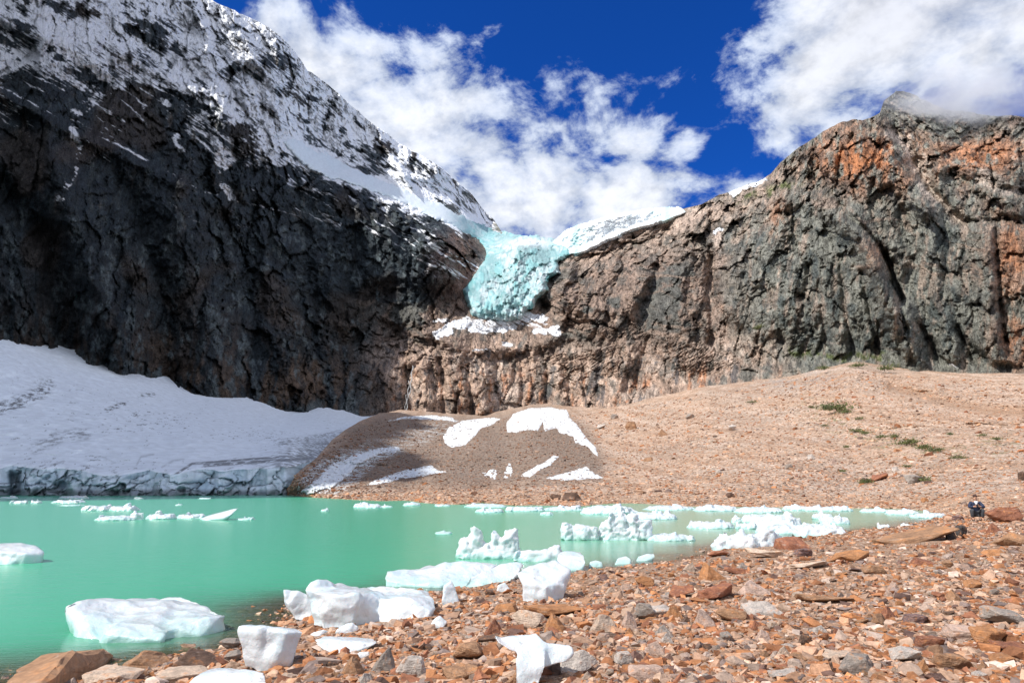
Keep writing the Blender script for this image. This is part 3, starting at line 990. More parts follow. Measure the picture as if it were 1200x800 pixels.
# ------------------------------------------------------------------ ice and snow sheets that lie on a surface
def sheet(name, poly, baseY, thick, step, mat, colour_fn, edge=6.0, warp=1.5, bump_fn=None, label=None, cat=None, wscale=12.0, **kw):
    x0, x1 = min(p[0] for p in poly) - edge * 1.5, max(p[0] for p in poly) + edge * 1.5
    y0, y1 = min(p[1] for p in poly) - edge * 1.5, max(p[1] for p in poly) + edge * 1.5
    gx = np.arange(x0, x1, step); gy = np.arange(y1, y0, -step)
    PX, PY = np.meshgrid(gx, gy)
    Yb = baseY(PX, PY)
    wxx = fbm(PX / wscale, PY / wscale, PX * 0 + 3.3, 4, .6) * warp
    wyy = fbm(PX / wscale, PY / wscale, PX * 0 + 8.3, 4, .6) * warp
    s = sdpoly(PX + wxx, PY + wyy, poly)
    prof = np.where(s > 0, np.sqrt(np.clip(1 - (1 - np.clip(s / edge, 0, 1)) ** 2, 0, 1)), s / edge * 1.2)
    a, b = ray(PX, PY)
    X_, Z_ = a * Yb, CAMZ + b * Yb
    dn = bump_fn(PX, PY, X_, Yb, Z_, s) if bump_fn else 0
    Yn = Yb - (thick(PX, PY) if callable(thick) else thick) * prof - dn * np.clip(prof, 0, 1)
    V = np.stack([a * Yn, Yn, CAMZ + b * Yn], -1).reshape(-1, 3)
    C = colour_fn(PX, PY, X_, Yb, Z_, s).reshape(-1, 3)
    F = grid_faces(*PX.shape, keep=s > -edge * .5)
    V, F, C = compact(V, F, C)
    loc = V.mean(0); loc[2] = V[:, 2].min()
    o = mesh_np(name, V, F, mat, C, loc=loc, **kw)
    return tag(o, label, cat)


def gl_bump(PX, PY, X, Y, Z, s):
    X, Z, Y = PX * 1.1, (568 - PY) * 1.1, Y * .25
    wd = sstep(548, 585, PX) * .85 + .15
    t_, v_, e_ = facets(X / 13, Y / 13, Z / 9)
    t3, v3, e3 = facets(X / 5 , Y / 5, Z / 4, 9)
    t_, v_, e_ = facets(X / 9, Y / 13, Z / 15)
    t3, v3, e3 = facets(X / 3.4, Y / 5, Z / 8, 9)
    a = (rmf(X / 40, Y / 60, Z / 50, 6) * 9 + t_ * 5 + v_ * 5 + t3 * 2.5 + v3 * 2.0 + fbm(X / 2.4, Y, Z / 7, 3, .7) * 3.5) * wd
    b = ridged(X / 8, Y / 8, Z / 8, 3, 0.6) * 3 * wd
    low = sstep(335, 362, PY)
    c = ridged(X / 11, Y / 40, Z / 60, 3, .5) * 12 * low
    stp = (Z + fbm(X / 30, Y / 30, Z / 30, 2) * 30) / 24.0
    f = stp - np.floor(stp)
    return a + b + c - 6 * wd * np.where(f < .8, f / .8, (1 - f) / .2)


def gl_col(PX, PY, X, Y, Z, s):
    X, Z, Y = PX * 1.1, (568 - PY) * 1.1, Y * .25
    n = fbm(X / 34, Y / 34, Z / 24, 6, 0.7)
    m = fbm(X / 9, Y / 9, Z / 24, 4, 0.65)
    turq = np.array([0.27, 0.43, 0.44]); white = np.array([0.52, 0.61, 0.63]); deep = np.array([0.12, 0.33, 0.34])
    C = np.zeros(PX.shape + (3,), np.float32) + turq
    C = mix3(C, white, sstep(-0.2, 0.2, n + .4 * m))
    C = mix3(C, deep, sstep(0.02, 0.3, m) * sstep(9, 2, s) * .8)
    C = mix3(C, deep, sstep(0.12, 0.36, m) * .5)
    _, v_, e_ = facets(X / 9, Y / 13, Z / 15)
    C = mix3(C, deep * .9, sstep(.10, .01, e_) * sstep(-.2, .2, n - m) * .75)
    C = mix3(C, deep * 1.7, (v_ > .72) * .35)
    C = mix3(C, deep * 1.5, np.exp(-(((PX - 566) / 8) ** 2 + ((PY - 290) / 22) ** 2)) * .5)
    C = mix3(C, np.array([.80, .85, .90]), (1 - sstep(515, 560, PX)) * (1 - sstep(275, 300, PY)) * .85)
    C = mix3(C, np.array([.84, .87, .90]), np.exp(-(((PX - 622) / 26) ** 2 + ((PY - 284) / 5) ** 2)) * .8)
    C = mix3(C, np.array([.22, .21, .20]), sstep(0.2, 0.42, -m) * sstep(300, 290, PY) * sstep(560, 590, PX) * .35)
    return C


sheet("hanging_glacier", G_BODY, lambda a, b: mtnY(a, b) + 10, lambda p, q: (26 + 20 * sstep(545, 580, p)) * (1 - .72 * sstep(345, 376, q)), 0.9, M_GLAC, gl_col, 7, 3.5, gl_bump,
      "turquoise crevassed glacier tongue hanging between the dark wall and the brown cliff", "glacier")


def ge_col(PX, PY, X, Y, Z, s):
    m = fbm(X / 16, Y / 16, Z / 10, 5, 0.65)
    C = np.zeros(PX.shape + (3,), np.float32) + np.array([.80, .85, .88])
    C = mix3(C, np.array([.40, .62, .66]), sstep(0.14, 0.4, m) * .6)
    return mix3(C, np.array([.30, .58, .60]), np.clip(np.exp(-((PX - 782) / 7) ** 2) + np.exp(-(((PX - 675) / 5) ** 2)), 0, 1) * .7)


sheet("white_glacier", G_EAST, lambda a, b: mtnY(a, np.maximum(b, crest(a) - 2)) + 2, 14, 0.8, M_GLAC, ge_col, 4, 2.0,
      lambda PX, PY, X, Y, Z, s: ridged(X / 18, Y / 18, Z / 10, 4, .6) * 9,
      "white glacier edge on the skyline above the brown ridge", "glacier")

# ------------------------------------------------------------------ lower glacier: snow field and calving front
lip = lut([(-700, 552), (0, 549), (20, 546), (50, 550), (75, 548), (110, 556), (140, 557), (175, 551), (200, 556), (240, 549), (260, 552), (300, 549),
           (345, 546), (370, 540), (420, 540), (480, 540)])
topl = lut([(-700, 360), (-60, 400), (-30, 404), (0, 404), (12, 401), (30, 404), (55, 415), (100, 425), (122, 433), (160, 436), (190, 444), (215, 453), (260, 461),
            (300, 471), (330, 478), (350, 484), (362, 479), (377, 474), (390, 477), (400, 482), (420, 488), (450, 489), (480, 492)])
foot = lut([(-700, 581), (0, 579.5), (200, 579.8), (345, 580.5), (480, 582)])
glY = rbf([(-700, 480, 150), (-700, 360, 235), (-300, 545, 160), (-300, 450, 205), (-300, 390, 250), (0, 548, 172), (0, 520, 190), (0, 470, 228), (0, 405, 285),
           (120, 550, 174), (120, 500, 225), (120, 435, 330), (230, 550, 176), (230, 510, 240), (230, 460, 400),
           (340, 546, 184), (340, 520, 240), (340, 484, 470), (400, 540, 262), (430, 540, 300), (430, 515, 330), (430, 490, 560), (480, 540, 340), (480, 492, 560)], 15)
gx = np.concatenate([np.arange(-700, -20, 8.0), np.arange(-20, 480, 1.0)])
nlo, nhi = 46, 190
tl = np.linspace(-.12, 1, nlo)[:, None]; th = np.linspace(0, 1.1, nhi)[:, None]
lipj = lip(gx) + fbm(gx / 22, gx * 0, gx * 0, 4, .6) * 2.6
topj = topl(gx) + fbm(gx / 18, gx * 0 + 4, gx * 0, 4, .6) * 1.5
PYl = foot(gx)[None] * (1 - tl) + lipj[None] * tl
PYh = lipj[None] * (1 - th) + topj[None] * th
lipY = glY(gx, lipj)
Xg = lambda PX_, Y_: ray(PX_, PX_ * 0 + 560)[0] * Y_
PXl = np.repeat(gx[None], nlo, 0); PXh = np.repeat(gx[None], nhi, 0)
Yl = lipY[None] - 5.5 * (1 - np.clip(tl, 0, 1)) - 1.5
Xl = Xg(PXl, Yl)
zz = (foot(gx)[None] - PYl) * Yl / 800
crack = ridged(Xl / 13, zz / 22, Yl * 0, 2, .5)
crk2 = fbm(Xl / 4.5, zz / 6, Yl * 0, 4, .6)
env = np.clip(1 - tl ** 6, 0, 1)
ft, fv_, fe = facets(Xl / 5 + 9 + crk2, Yl * 0 + crack, zz / 4.2)
ft2, fv2, fe2 = facets(Xl / 1.9, Yl * 0 + 3, zz / 1.6, 4)
Yl = Yl + (2.0 * sstep(.7, 1.0, crack) + crk2 * .8 - ft * 2.8 - fv_ * 1.2 + sstep(.1, 0, fe) * .8 - ft2 * .6 + 1.2 * ridged(Xl / 30, zz / 30, Yl * 0, 2)) * (env * .9 + .1)
# dark caves at the water line
for cx, w, h_, dd in ((18, 7, .75, 7), (72, 9, .45, 4), (212, 5, .3, 3), (140, 14, .2, 3)):
    Yl += dd * np.exp(-((PXl - cx) / w) ** 4) * sstep(h_ + .15, h_ - .1, np.clip(tl, 0, 1))
Yh = glY(PXh, PYh)
a_, b_ = ray(PXh, PYh)
Xh = a_ * Yh
nn = fbm(Xh / 22, Yh / 22, Yh * 0, 5, .55)
near = np.exp(-th * 9)
arc = ridged((Xh + 40) / 26, Yh / 9, Yh * 0 + 2, 3, .55)
Yh = Yh + (nn * 3.0 + near * (crk2[-1][None] * 1.2)) * np.clip(th * 6, 0, 1) + (sstep(.7, .98, arc) * 1.6) * np.exp(-th * 5) * np.clip(th * 10, 0, 1)
jn = np.clip(1 - th * 14, 0, 1)
Yh = Yh * (1 - jn) + Yl[-1][None] * jn + 0
Yh += 1.0 * fbm(Xh / 5, Yh / 8, Yh * 0 + 5, 3, .6)* np.clip(th * 6, 0, 1)


def pts(PX_, PY_, Y_):
    a, b = ray(PX_, PY_)
    return np.stack([a * Y_, Y_, CAMZ + b * Y_], -1)


ic = fbm(Xl / 6, zz / 5, Yl * 0, 5, .65)
Cl = np.zeros(PXl.shape + (3,), np.float32) + np.array([.66, .77, .85])
Cl = mix3(Cl, np.array([.42, .56, .66]), sstep(-.05, .3, ic) * .7)
Cl = mix3(Cl, np.array([.62, .72, .80]), sstep(.06, .3, -ic) * .8)
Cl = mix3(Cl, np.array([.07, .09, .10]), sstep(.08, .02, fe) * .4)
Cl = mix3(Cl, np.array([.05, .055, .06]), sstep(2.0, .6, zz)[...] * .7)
Ch = np.zeros(PXh.shape + (3,), np.float32) + np.array([.83, .90, .97])
g1 = fbm(Xh / 2.2, Yh / 3.5, Yh * 0, 4, .7)
g2 = fbm(Xh / 30, Yh / 60, Yh * 0 + 3, 3)
dirt = sstep(.36, .52, g1 + g2 * .35 + np.exp(-th * 4) * .10) * sstep(1, .55, th) * .75
for pl, w, s in (([(0, 478), (25, 470), (50, 458), (55, 450)], 9, .9), ([(125, 480), (145, 473)], 3, 1), ([(168, 463), (180, 462)], 3, .9), ([(40, 525), (70, 512), (100, 508)], 8, .6),
                 ([(160, 545), (165, 535), (180, 532)], 1.2, .3), ([(190, 547), (202, 540), (215, 538)], 1.4, .3), ([(205, 556), (225, 543), (290, 538), (350, 534), (420, 528)], 1.6, .8), ([(240, 545), (300, 541), (360, 537)], 2.2, .8),
                 ([(60, 545), (75, 540)], 1.5, .3), ([(95, 545), (120, 549)], 1.5, .2), ([(120, 535), (135, 542)], 1.2, .2), ([(330, 520), (350, 516), (400, 508)], 5, .8), ([(340, 530), (360, 526), (400, 520)], 5, .8)):
    d, _ = dline(PXh, PYh, pl)
    dirt = np.maximum(dirt, s * sstep(w * 1.3, w * .4, d) * sstep(-.1, .25, g1 + (w < 3) * .3))
far = sstep(335, 390, PXh + (PYh - 510) * 1.2 + g1 * 30) * sstep(505, 520, PYh)
dirt = np.maximum(dirt, far * .75 * sstep(-.25, .1, g1))
Ch = mix3(Ch, np.array([.10, .10, .10]), dirt)
groot = bpy.data.objects.new("valley_glacier", None)
groot.location = (-100, 175, 0)
col.objects.link(groot)
tag(groot, "shaded lower glacier, pale snow surface and cracked ice front at the lake edge", "glacier")
gl_loc = np.array([-100, 175, 0.])
Vl = pts(PXl, PYl, Yl).reshape(-1, 3) - gl_loc
Vh = pts(PXh, PYh, Yh).reshape(-1, 3) - gl_loc
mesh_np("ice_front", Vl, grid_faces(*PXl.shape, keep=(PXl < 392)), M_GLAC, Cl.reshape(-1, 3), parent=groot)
mesh_np("snow_surface", Vh, grid_faces(*PXh.shape), M_SNOWF if 'M_SNOWF' in globals() else M_GLAC, Ch.reshape(-1, 3), parent=groot)

# ------------------------------------------------------------------ lake shore and ground
NEAR_SHORE = [(-40, 5.5), (-13, 7.6), (-7.5, 9.0), (-5.6, 10.2), (-4.6, 11.6), (-4.2, 13.2)]
for q in ((345, 708), (372, 706), (420, 702), (470, 700), (530, 692), (560, 684), (620, 674), (690, 667), (730, 665), (765, 661), (790, 656),
          (820, 651), (842, 642), (880, 636), (932, 633), (965, 626), (1005, 622), (1040, 619), (1070, 613), (1100, 608), (1128, 601)):
    NEAR_SHORE.append(at_water(*q))
FAR_SHORE = [at_water(*q) for q in ((1118, 600), (1080, 598), (1000, 595), (900, 594), (800, 593), (680, 593), (600, 592), (540, 590.5), (500, 589), (450, 586.5), (400, 584.5), (345, 580.5))]
LAKE = NEAR_SHORE + FAR_SHORE + [(-60, 190), (-400, 180), (-400, 5.5)]


_fa = np.array([p[0] / p[1] for p in FAR_SHORE[::-1]]); _fy = np.array([p[1] for p in FAR_SHORE[::-1]])


def ground_z(x, y):
    x = np.asarray(x, float); y = np.asarray(y, float)
    d = -sdpoly(x, y, LAKE)
    d = d + fbm(x / 2.2, y / 2.2, x * 0, 3) * 0.5 * np.clip(y / 12, .5, 1.5)
    z = np.where(d > 0, 0.98 * (1 - np.exp(-d / 6.5)), -0.055 * np.abs(d) ** 1.15)
    z = z + 0.05 * fbm(x / 1.1, y / 1.1, x * 0 + 7, 3) * np.clip(d + .6, 0, 1) + 0.16 * fbm(x / 7, y / 7, x * 0 + 2, 2) * np.clip(d / 4, 0, 1)
    z = z + 0.022 * np.clip(x - 14, 0, 60) * np.clip(d / 6, 0, 1)
    # beyond the lake the rubble slope takes over
    r = x / np.maximum(y, .1)
    beyond = sstep(-1.5, 1.5, y - np.interp(r, _fa, _fy)) * (1 - sstep(_fa[-1] - .005, _fa[-1] + .03, r))
    beyond = np.maximum(beyond, sstep(46, 72, y) * (r > _fa[-1] - .005))
    z = z * (1 - beyond) - 1.4 * beyond
    return np.maximum(z, -1.5)


def to_ground(px, py):
    """where the sight line through a photo pixel meets the near shore"""
    a, b = ray(px, py)
    Ys = np.exp(np.linspace(math.log(4), math.log(110), 420))
    f = CAMZ + b * Ys - np.maximum(ground_z(a * Ys, Ys), 0)
    i = int(np.argmax(f <= 0)) if (f <= 0).any() else len(Ys) - 1
    Y_ = Ys[i]
    return float(a * Y_), float(Y_), float(max(ground_z(a * Y_, Y_), 0))


gpx = np.concatenate([np.arange(-1500, -60, 40.0), np.arange(-60, 1260, 5.0), np.arange(1260, 2400, 40.0)])
gY = np.exp(np.linspace(math.log(0.8), math.log(95), 330))
GP, GY = np.meshgrid(gpx, gY)
ga = (GP - 600) / 800 / CA
GX = ga * GY
GZ = ground_z(GX, GY)
back = np.stack([GX, GY, GZ], -1)
gc = fbm(GX / 1.5, GY / 1.5, GX * 0, 4, .6)
gc2 = fbm(GX / .35, GY / .35, GX * 0, 3, .6)
GC = np.zeros(GX.shape + (3,), np.float32) + np.array([.33, .225, .16])
GC = mix3(GC, np.array([.40, .29, .215]), sstep(-.1, .3, gc))
GC = mix3(GC, np.array([.27, .15, .085]), sstep(.1, .35, gc2) * .6)
wet = sstep(0.16, 0.03, GZ)
GC = mix3(GC, np.array([.12, .085, .06]), wet * .75)
og = mesh_np("gravel_shore", back.reshape(-1, 3), grid_faces(*GX.shape)[:, ::-1], M_GRAVEL, GC.reshape(-1, 3))
tag(og, "beige and rust coloured gravel shore sloping to the lake", kind='structure')

# far side: rubble slope and moraine mound, one sheet running up to the cliffs
stop = lut([(300, 560), (338, 577), (347, 560), (360, 549), (372, 541), (388, 521), (405, 508), (425, 497), (445, 489), (470, 485), (500, 487), (520, 489), (560, 489), (595, 485), (620, 479), (645, 477),
            (668, 481), (690, 481), (720, 474), (760, 466), (800, 459), (840, 452), (880, 447), (930, 436), (975, 429), (1010, 425), (1060, 431),
            (1110, 433), (1200, 440), (1500, 440), (2000, 440)])
sbot = lut([(300, 582), (345, 582), (400, 586.5), (450, 588.5), (500, 591), (540, 593), (600, 594.5), (680, 596), (800, 596), (900, 597), (1000, 598), (1080, 601), (1125, 606), (1200, 612), (1500, 640), (2000, 690)])
wY = lambda x, y: at_water(x, y)[1]
sc_ctrl = [(x, y, wY(x, y)) for x, y in ((345, 580.5), (400, 584.5), (450, 586.5), (500, 589), (540, 590.5), (600, 592), (680, 593), (800, 593), (900, 594), (1000, 595), (1080, 598))]
sc_ctrl += [(1120, 602, 57), (1200, 604, 42), (1500, 625, 34), (2000, 660, 24), (1200, 590, 58), (1500, 595, 52), (2000, 600, 48), (1120, 590, 70),
            (1000, 575, 112), (1000, 540, 165), (1000, 480, 262), (1000, 425, 393), (1200, 560, 92), (1200, 500, 190), (1200, 437, 328),
            (1500, 540, 110), (1500, 437, 260), (2000, 437, 190), (2000, 540, 90), (800, 562, 148), (800, 510, 290), (830, 455, 472), (900, 500, 260),
            (700, 560, 165), (700, 530, 270), (700, 480, 553), (600, 562, 168), (600, 535, 250), (620, 505, 350), (640, 478, 560), (560, 575, 132),
            (560, 545, 215), (560, 510, 350), (560, 489, 560), (480, 572, 150), (480, 530, 260), (480, 487, 470), (425, 497, 330), (400, 570, 150),
            (400, 540, 210), (400, 510, 270), (372, 541, 190), (350, 570, 158), (360, 555, 168)]
scY = rbf(sc_ctrl, 12)
spx = np.concatenate([np.arange(330, 1240, 1.3), np.arange(1240, 2000, 8.0)])
NS = 170
stj = stop(spx) + fbm(spx / 16, spx * 0 + 3, spx * 0, 4, .6) * 1.6
ts = np.linspace(0, 1, NS)[:, None]
SPX = np.repeat(spx[None], NS, 0)
SPY = sbot(spx)[None] * (1 - ts) + (stj[None] - 5) * ts
SY = scY(SPX, SPY)
over = np.clip((stj[None] - SPY), 0, 10)          # tuck the top rows behind the cliff foot
sa, sb_ = ray(SPX, SPY)
SX = sa * SY
SZ = CAMZ + sb_ * SY
r1 = fbm(SX / 40, SY / 40, SX * 0, 4, .55)
r2 = fbm(SX / 9, SY / 9, SX * 0, 4, .6)
r3 = fbm(SX / 2.5, SY / 2.5, SZ / 2.5, 3, .6)
hgt = np.clip(sstep(1.0, 5.0, SZ + 1), 0, 1)
SYd = SY + (r1 * 9 + r2 * 3.0) * sstep(60, 200, SY) + r3 * .8 * sstep(40, 120, SY)
SYd += over * over * 1.6 * (SPX > 455)
# terrace and gully lines on the slope
for pl, w, dep in (([(1045, 452), (1100, 468), (1150, 478), (1200, 482)], 5, 9), ([(1000, 452), (1045, 450), (1100, 455)], 5, -6), ([(955, 475), (1000, 500), (1060, 520), (1120, 535)], 3, 3), ([(870, 440), (910, 470), (930, 500)], 4, 4)):
    d, _ = dline(SPX, SPY, pl)
    SYd += dep * np.exp(-(d / w) ** 2)
SYd = np.where(SPX < 455, np.minimum(SYd, 600), SYd)
SC = np.zeros(SX.shape + (3,), np.float32) + np.array([.50, .355, .26])
SC = mix3(SC, np.array([.46, .355, .28]), sstep(-.15, .25, r1))
SC = mix3(SC, np.array([.58, .44, .345]), sstep(.05, .35, r2) * .8)
SC = mix3(SC, np.array([.30, .19, .13]), sstep(.12, .4, -r2) * .5)
stk = fbm(SX / 5 + SY * .012, SY * .006, SX * 0, 4, .6)
SC = mix3(SC, np.array([.36, .235, .165]), sstep(.05, .32, stk) * sstep(590, 560, SPY) * .55)
SC = mix3(SC, np.array([.62, .49, .40]), sstep(.08, .35, -stk) * .5)
SC = mix3(SC, np.array([.17, .17, .075]), sstep(.12, .3, fbm(SX / 3.5, SY / 8, SX * 0 + 9, 4, .7)) * np.exp(-(dline(SPX, SPY, [(950, 478), (1000, 505), (1060, 520), (1120, 530), (1190, 520)])[0] / 15) ** 2) * .75)
md = sstep(-10, 14, sdpoly(SPX + r2 * 16, SPY + r2 * 8, [(340, 580), (372, 540), (405, 505), (440, 485), (560, 485), (645, 474), (690, 500), (716, 545), (705, 566), (600, 572), (480, 576)]))
SC = mix3(SC, np.array([.235, .185, .15]), md * .9)
SC = mix3(SC, np.array([.30, .24, .20]), md * sstep(0, .3, r1) * .5)
ds, _ = dline(SPX, SPY, [(1045, 452), (1100, 468), (1150, 478), (1200, 482)])
SC = mix3(SC, np.array([.36, .215, .13]), np.exp(-(ds / 9) ** 2) * .7)
icy = np.clip(sstep(-3, 5, sdpoly(SPX + r2 * 8, SPY + r3 * 4, [(345, 582), (350, 560), (372, 541), (400, 530), (460, 522), (475, 528), (440, 545), (420, 565), (395, 580)])), 0, 1) * sstep(-.25, .12, r3 + r2 * .5)
icy = np.maximum(icy, .5 * sstep(-3, 8, sdpoly(SPX, SPY, [(380, 530), (480, 500), (530, 490), (560, 495), (500, 520), (430, 545)])) * sstep(.05, .25, r3 + r2))
SC = mix3(SC, np.array([.70, .76, .78]), icy * .85)
SC = mix3(SC, np.array([.46, .31, .21]), sstep(577, 584, SPY) * .6)
SC = mix3(SC, np.array([.34, .31, .29]), np.exp(-(((SPX - 935) / 70) ** 2 + ((SPY - 445) / 14) ** 2)) * sstep(-.1, .15, r2) * .7)
SV = np.stack([sa * SYd, SYd, CAMZ + sb_ * SYd], -1)
oss = mesh_np("rubble_slope", SV.reshape(-1, 3), grid_faces(*SX.shape), M_SCREE, SC.reshape(-1, 3))
tag(oss, "pinkish beige rubble slope and grey brown moraine mound below the cliffs", kind='structure')


def slope_at(px, py):
    """point on the displaced rubble slope nearest to a photo pixel"""
    c = int(np.clip(np.searchsorted(spx, px), 0, len(spx) - 1))
    r = int(np.argmin(np.abs(SPY[:, c] - py)))
    return tuple(float(v) for v in SV[r, c])


# snow patches on the mound and the slope
def snow_col(PX, PY, X, Y, Z, s):
    n = fbm(X / 3, Y / 5, Z, 4, .65)
    C = np.zeros(PX.shape + (3,), np.float32) + np.array([.80, .84, .87])
    n2_ = fbm(PX / 2.5, PY / 2.5, PX * 0, 4, .7)
    C = mix3(C, np.array([.36, .30, .25]), sstep(-.1, .3, n2_) * sstep(3.5, .3, s) * .8)
    return mix3(C, np.array([.40, .34, .29]), sstep(.22, .5, n + .5 * n2_) * .6)


def snow_patch(poly, label, thick=4.0, edge=3.0, warp=1.6):
    return sheet("snow_patch", poly, lambda a, b: slope_interp(a, b) + .6, thick * .7, 0.7, M_GLAC, snow_col, edge, warp,
                 lambda PX, PY, X, Y, Z, s: fbm(PX / 5, PY / 3, PX * 0, 3, .6) * 3, label, "snow patch")


def slope_interp(a, b):
    c = np.clip(np.interp(a, spx, np.arange(len(spx))), 0, len(spx) - 1).round().astype(int)
    top_ = stj - 5
    r = (sbot(a) - b) / (sbot(a) - top_[c]) * (NS - 1)
    r0 = np.clip(np.floor(r).astype(int), 0, NS - 2)
    f = np.clip(r - r0, 0, 1)
    return SYd[r0, c] * (1 - f) + SYd[r0 + 1, c] * f


snow_patch([(452, 494), (468, 489), (490, 487), (512, 486), (530, 489), (545, 497), (538, 494), (515, 492), (495, 491), (470, 491)], "thin bent strip of snow along the top of the brown mound", 5, 2.5)
snow_patch([(521, 519), (520, 511), (527, 500), (543, 492), (570, 489), (586, 491), (577, 497), (563, 503), (555, 512), (545, 521), (530, 524)],
           "white curved snow patch left of the biggest patch on the mound", 5)
snow_patch([(594, 506), (593, 495), (602, 484), (622, 478), (645, 477), (664, 480), (669, 490), (678, 500), (690, 515), (699, 527), (702, 535), (694, 530), (688, 523),
            (674, 519), (672, 511), (656, 508), (652, 501), (639, 505), (636, 494), (631, 505), (618, 503), (606, 506)],
           "biggest snow patch, ragged white lobe draped over the mound top", 6)
snow_patch([(427, 569), (450, 558), (480, 549), (505, 545), (513, 550), (525, 552), (500, 557), (470, 561), (445, 567)], "long white snow wedge low on the mound near the lake", 3)
snow_patch([(609, 557), (622, 549), (636, 542), (648, 533), (655, 535), (645, 545), (632, 551), (622, 559)], "slim slanted snow strip low on the right of the mound", 3, 2.5, 1.2)
snow_patch([(638, 560), (655, 556), (670, 551), (688, 546), (692, 551), (703, 557), (708, 560), (690, 561), (660, 563)], "low white snow patch at the right foot of the mound", 3, 2.5)
snow_patch([(590, 560), (592, 550), (597, 540), (601, 548), (598, 560)], "small dirty snow scrap between the low snow strips", 1.5, 3, 5)
snow_patch([(563, 553), (575, 549), (584, 552), (583, 560), (572, 560)], "small round snow scrap with a dark hollow on the mound", 1.5, 3, 5)
snow_patch([(372, 560), (385, 545), (410, 535), (440, 524), (468, 522), (470, 529), (450, 530), (425, 540), (408, 556), (390, 572), (360, 579), (350, 577)],
           "long dirty snow tongue at the left end of the mound beside the lake", 4, 3, 3.5)

# waterfall
wv, wf_ = [], []
for sx0, sy0, sy1, wdt in ((483.5, 428, 462, .55), (479.5, 446, 482, .5), (476.5, 462, 484, .35)):
    for i in range(15):
        b = sy0 + (sy1 - sy0) * i / 14
        a = sx0 - (b - sy0) * .09 + .8 * math.sin(b * .5 + sx0)
        y_ = float(mtnY(a, b)) - 19
        k0 = len(wv)
        ww = wdt * (.5 + .7 * abs(math.sin(i * 2.1 + sx0)))
        for dx in (-1, 0, 1):
            wv.append(at(a + dx * ww, b, y_ - (0 if dx else .5)))
        if i:
            wf_ += [(k0 - 3, k0, k0 + 1, k0 - 2), (k0 - 2, k0 + 1, k0 + 2, k0 - 1)]
o = mesh_np("waterfall", np.array(wv), np.array(wf_), M_GLAC, np.full((len(wv), 3), .34), loc=np.array(wv)[14])
tag(o, "thin pale waterfall trickling down the brown cliff left of centre", "waterfall")

# lake
lpx = np.arange(-1200, 1900, 9.0)
lY = np.exp(np.linspace(math.log(3.5), math.log(210), 260))
LP, LY = np.meshgrid(lpx, lY)
LX = (LP - 600) / 800 / CA * LY
dep = -ground_z(LX, LY)
sh_ = np.where(dep < 0, 1, np.exp(-np.clip(dep, 0, 9) / 0.085)) * (LY < 60)
milk = sstep(-6, 14, LX + (30 - LY) * .2 + fbm(LX / 12, LY / 20, LX * 0, 3) * 6) * (1 - .0 * LY)
milk = np.clip(milk + 0.5 * sstep(500, 1000, LP), 0, 1)
ol = mesh_np("lake", np.stack([LX, LY, LX * 0], -1).reshape(-1, 3), grid_faces(*LX.shape)[:, ::-1], M_WATER, attrs={'shallow': sh_, 'milky': milk})
tag(ol, "milky turquoise glacial lake", kind='structure')
print("terrain done")

# ------------------------------------------------------------------ stones
def hull_mesh_data(pts_):
    bm = bmesh.new()
    for p in pts_:
        bm.verts.new(p)
    r = bmesh.ops.convex_hull(bm, input=bm.verts)
    bmesh.ops.delete(bm, geom=[g for g in r['geom_interior'] if isinstance(g, bmesh.types.BMVert)], context='VERTS')
    bmesh.ops.triangulate(bm, faces=bm.faces)
    bm.verts.index_update()
    v = np.array([v.co[:] for v in bm.verts], np.float32)
    f = np.array([[q.index for q in fc.verts] for fc in bm.faces], np.int32)
    bm.free()
    return v, f


rnd = np.random.RandomState(11)


def rock_points(n, flat, seed, boxy=.6):
    r = np.random.RandomState(seed)
    p = r.normal(size=(n, 3))
    p /= np.linalg.norm(p, axis=1)[:, None]
    p = np.sign(p) * np.abs(p) ** boxy
    p *= r.uniform(.65, 1.0, (n, 1))
    p *= np.array([1, r.uniform(.6, .95), flat])
    return p


TPL = [hull_mesh_data(rock_points(9 + i % 5, .35 + .1 * (i % 5), 100 + i)) for i in range(18)]
PAL = np.array([[.45, .32, .235], [.50, .38, .29], [.40, .27, .19], [.36, .29, .24], [.33, .155, .075], [.42, .205, .095], [.28, .13, .075],
                [.22, .18, .165], [.14, .09, .075], [.56, .48, .42], [.42, .36, .32], [.48, .30, .19]])
PW = np.array([.13, .10, .12, .08, .13, .13, .09, .06, .05, .03, .03, .07]); PW /= PW.sum()


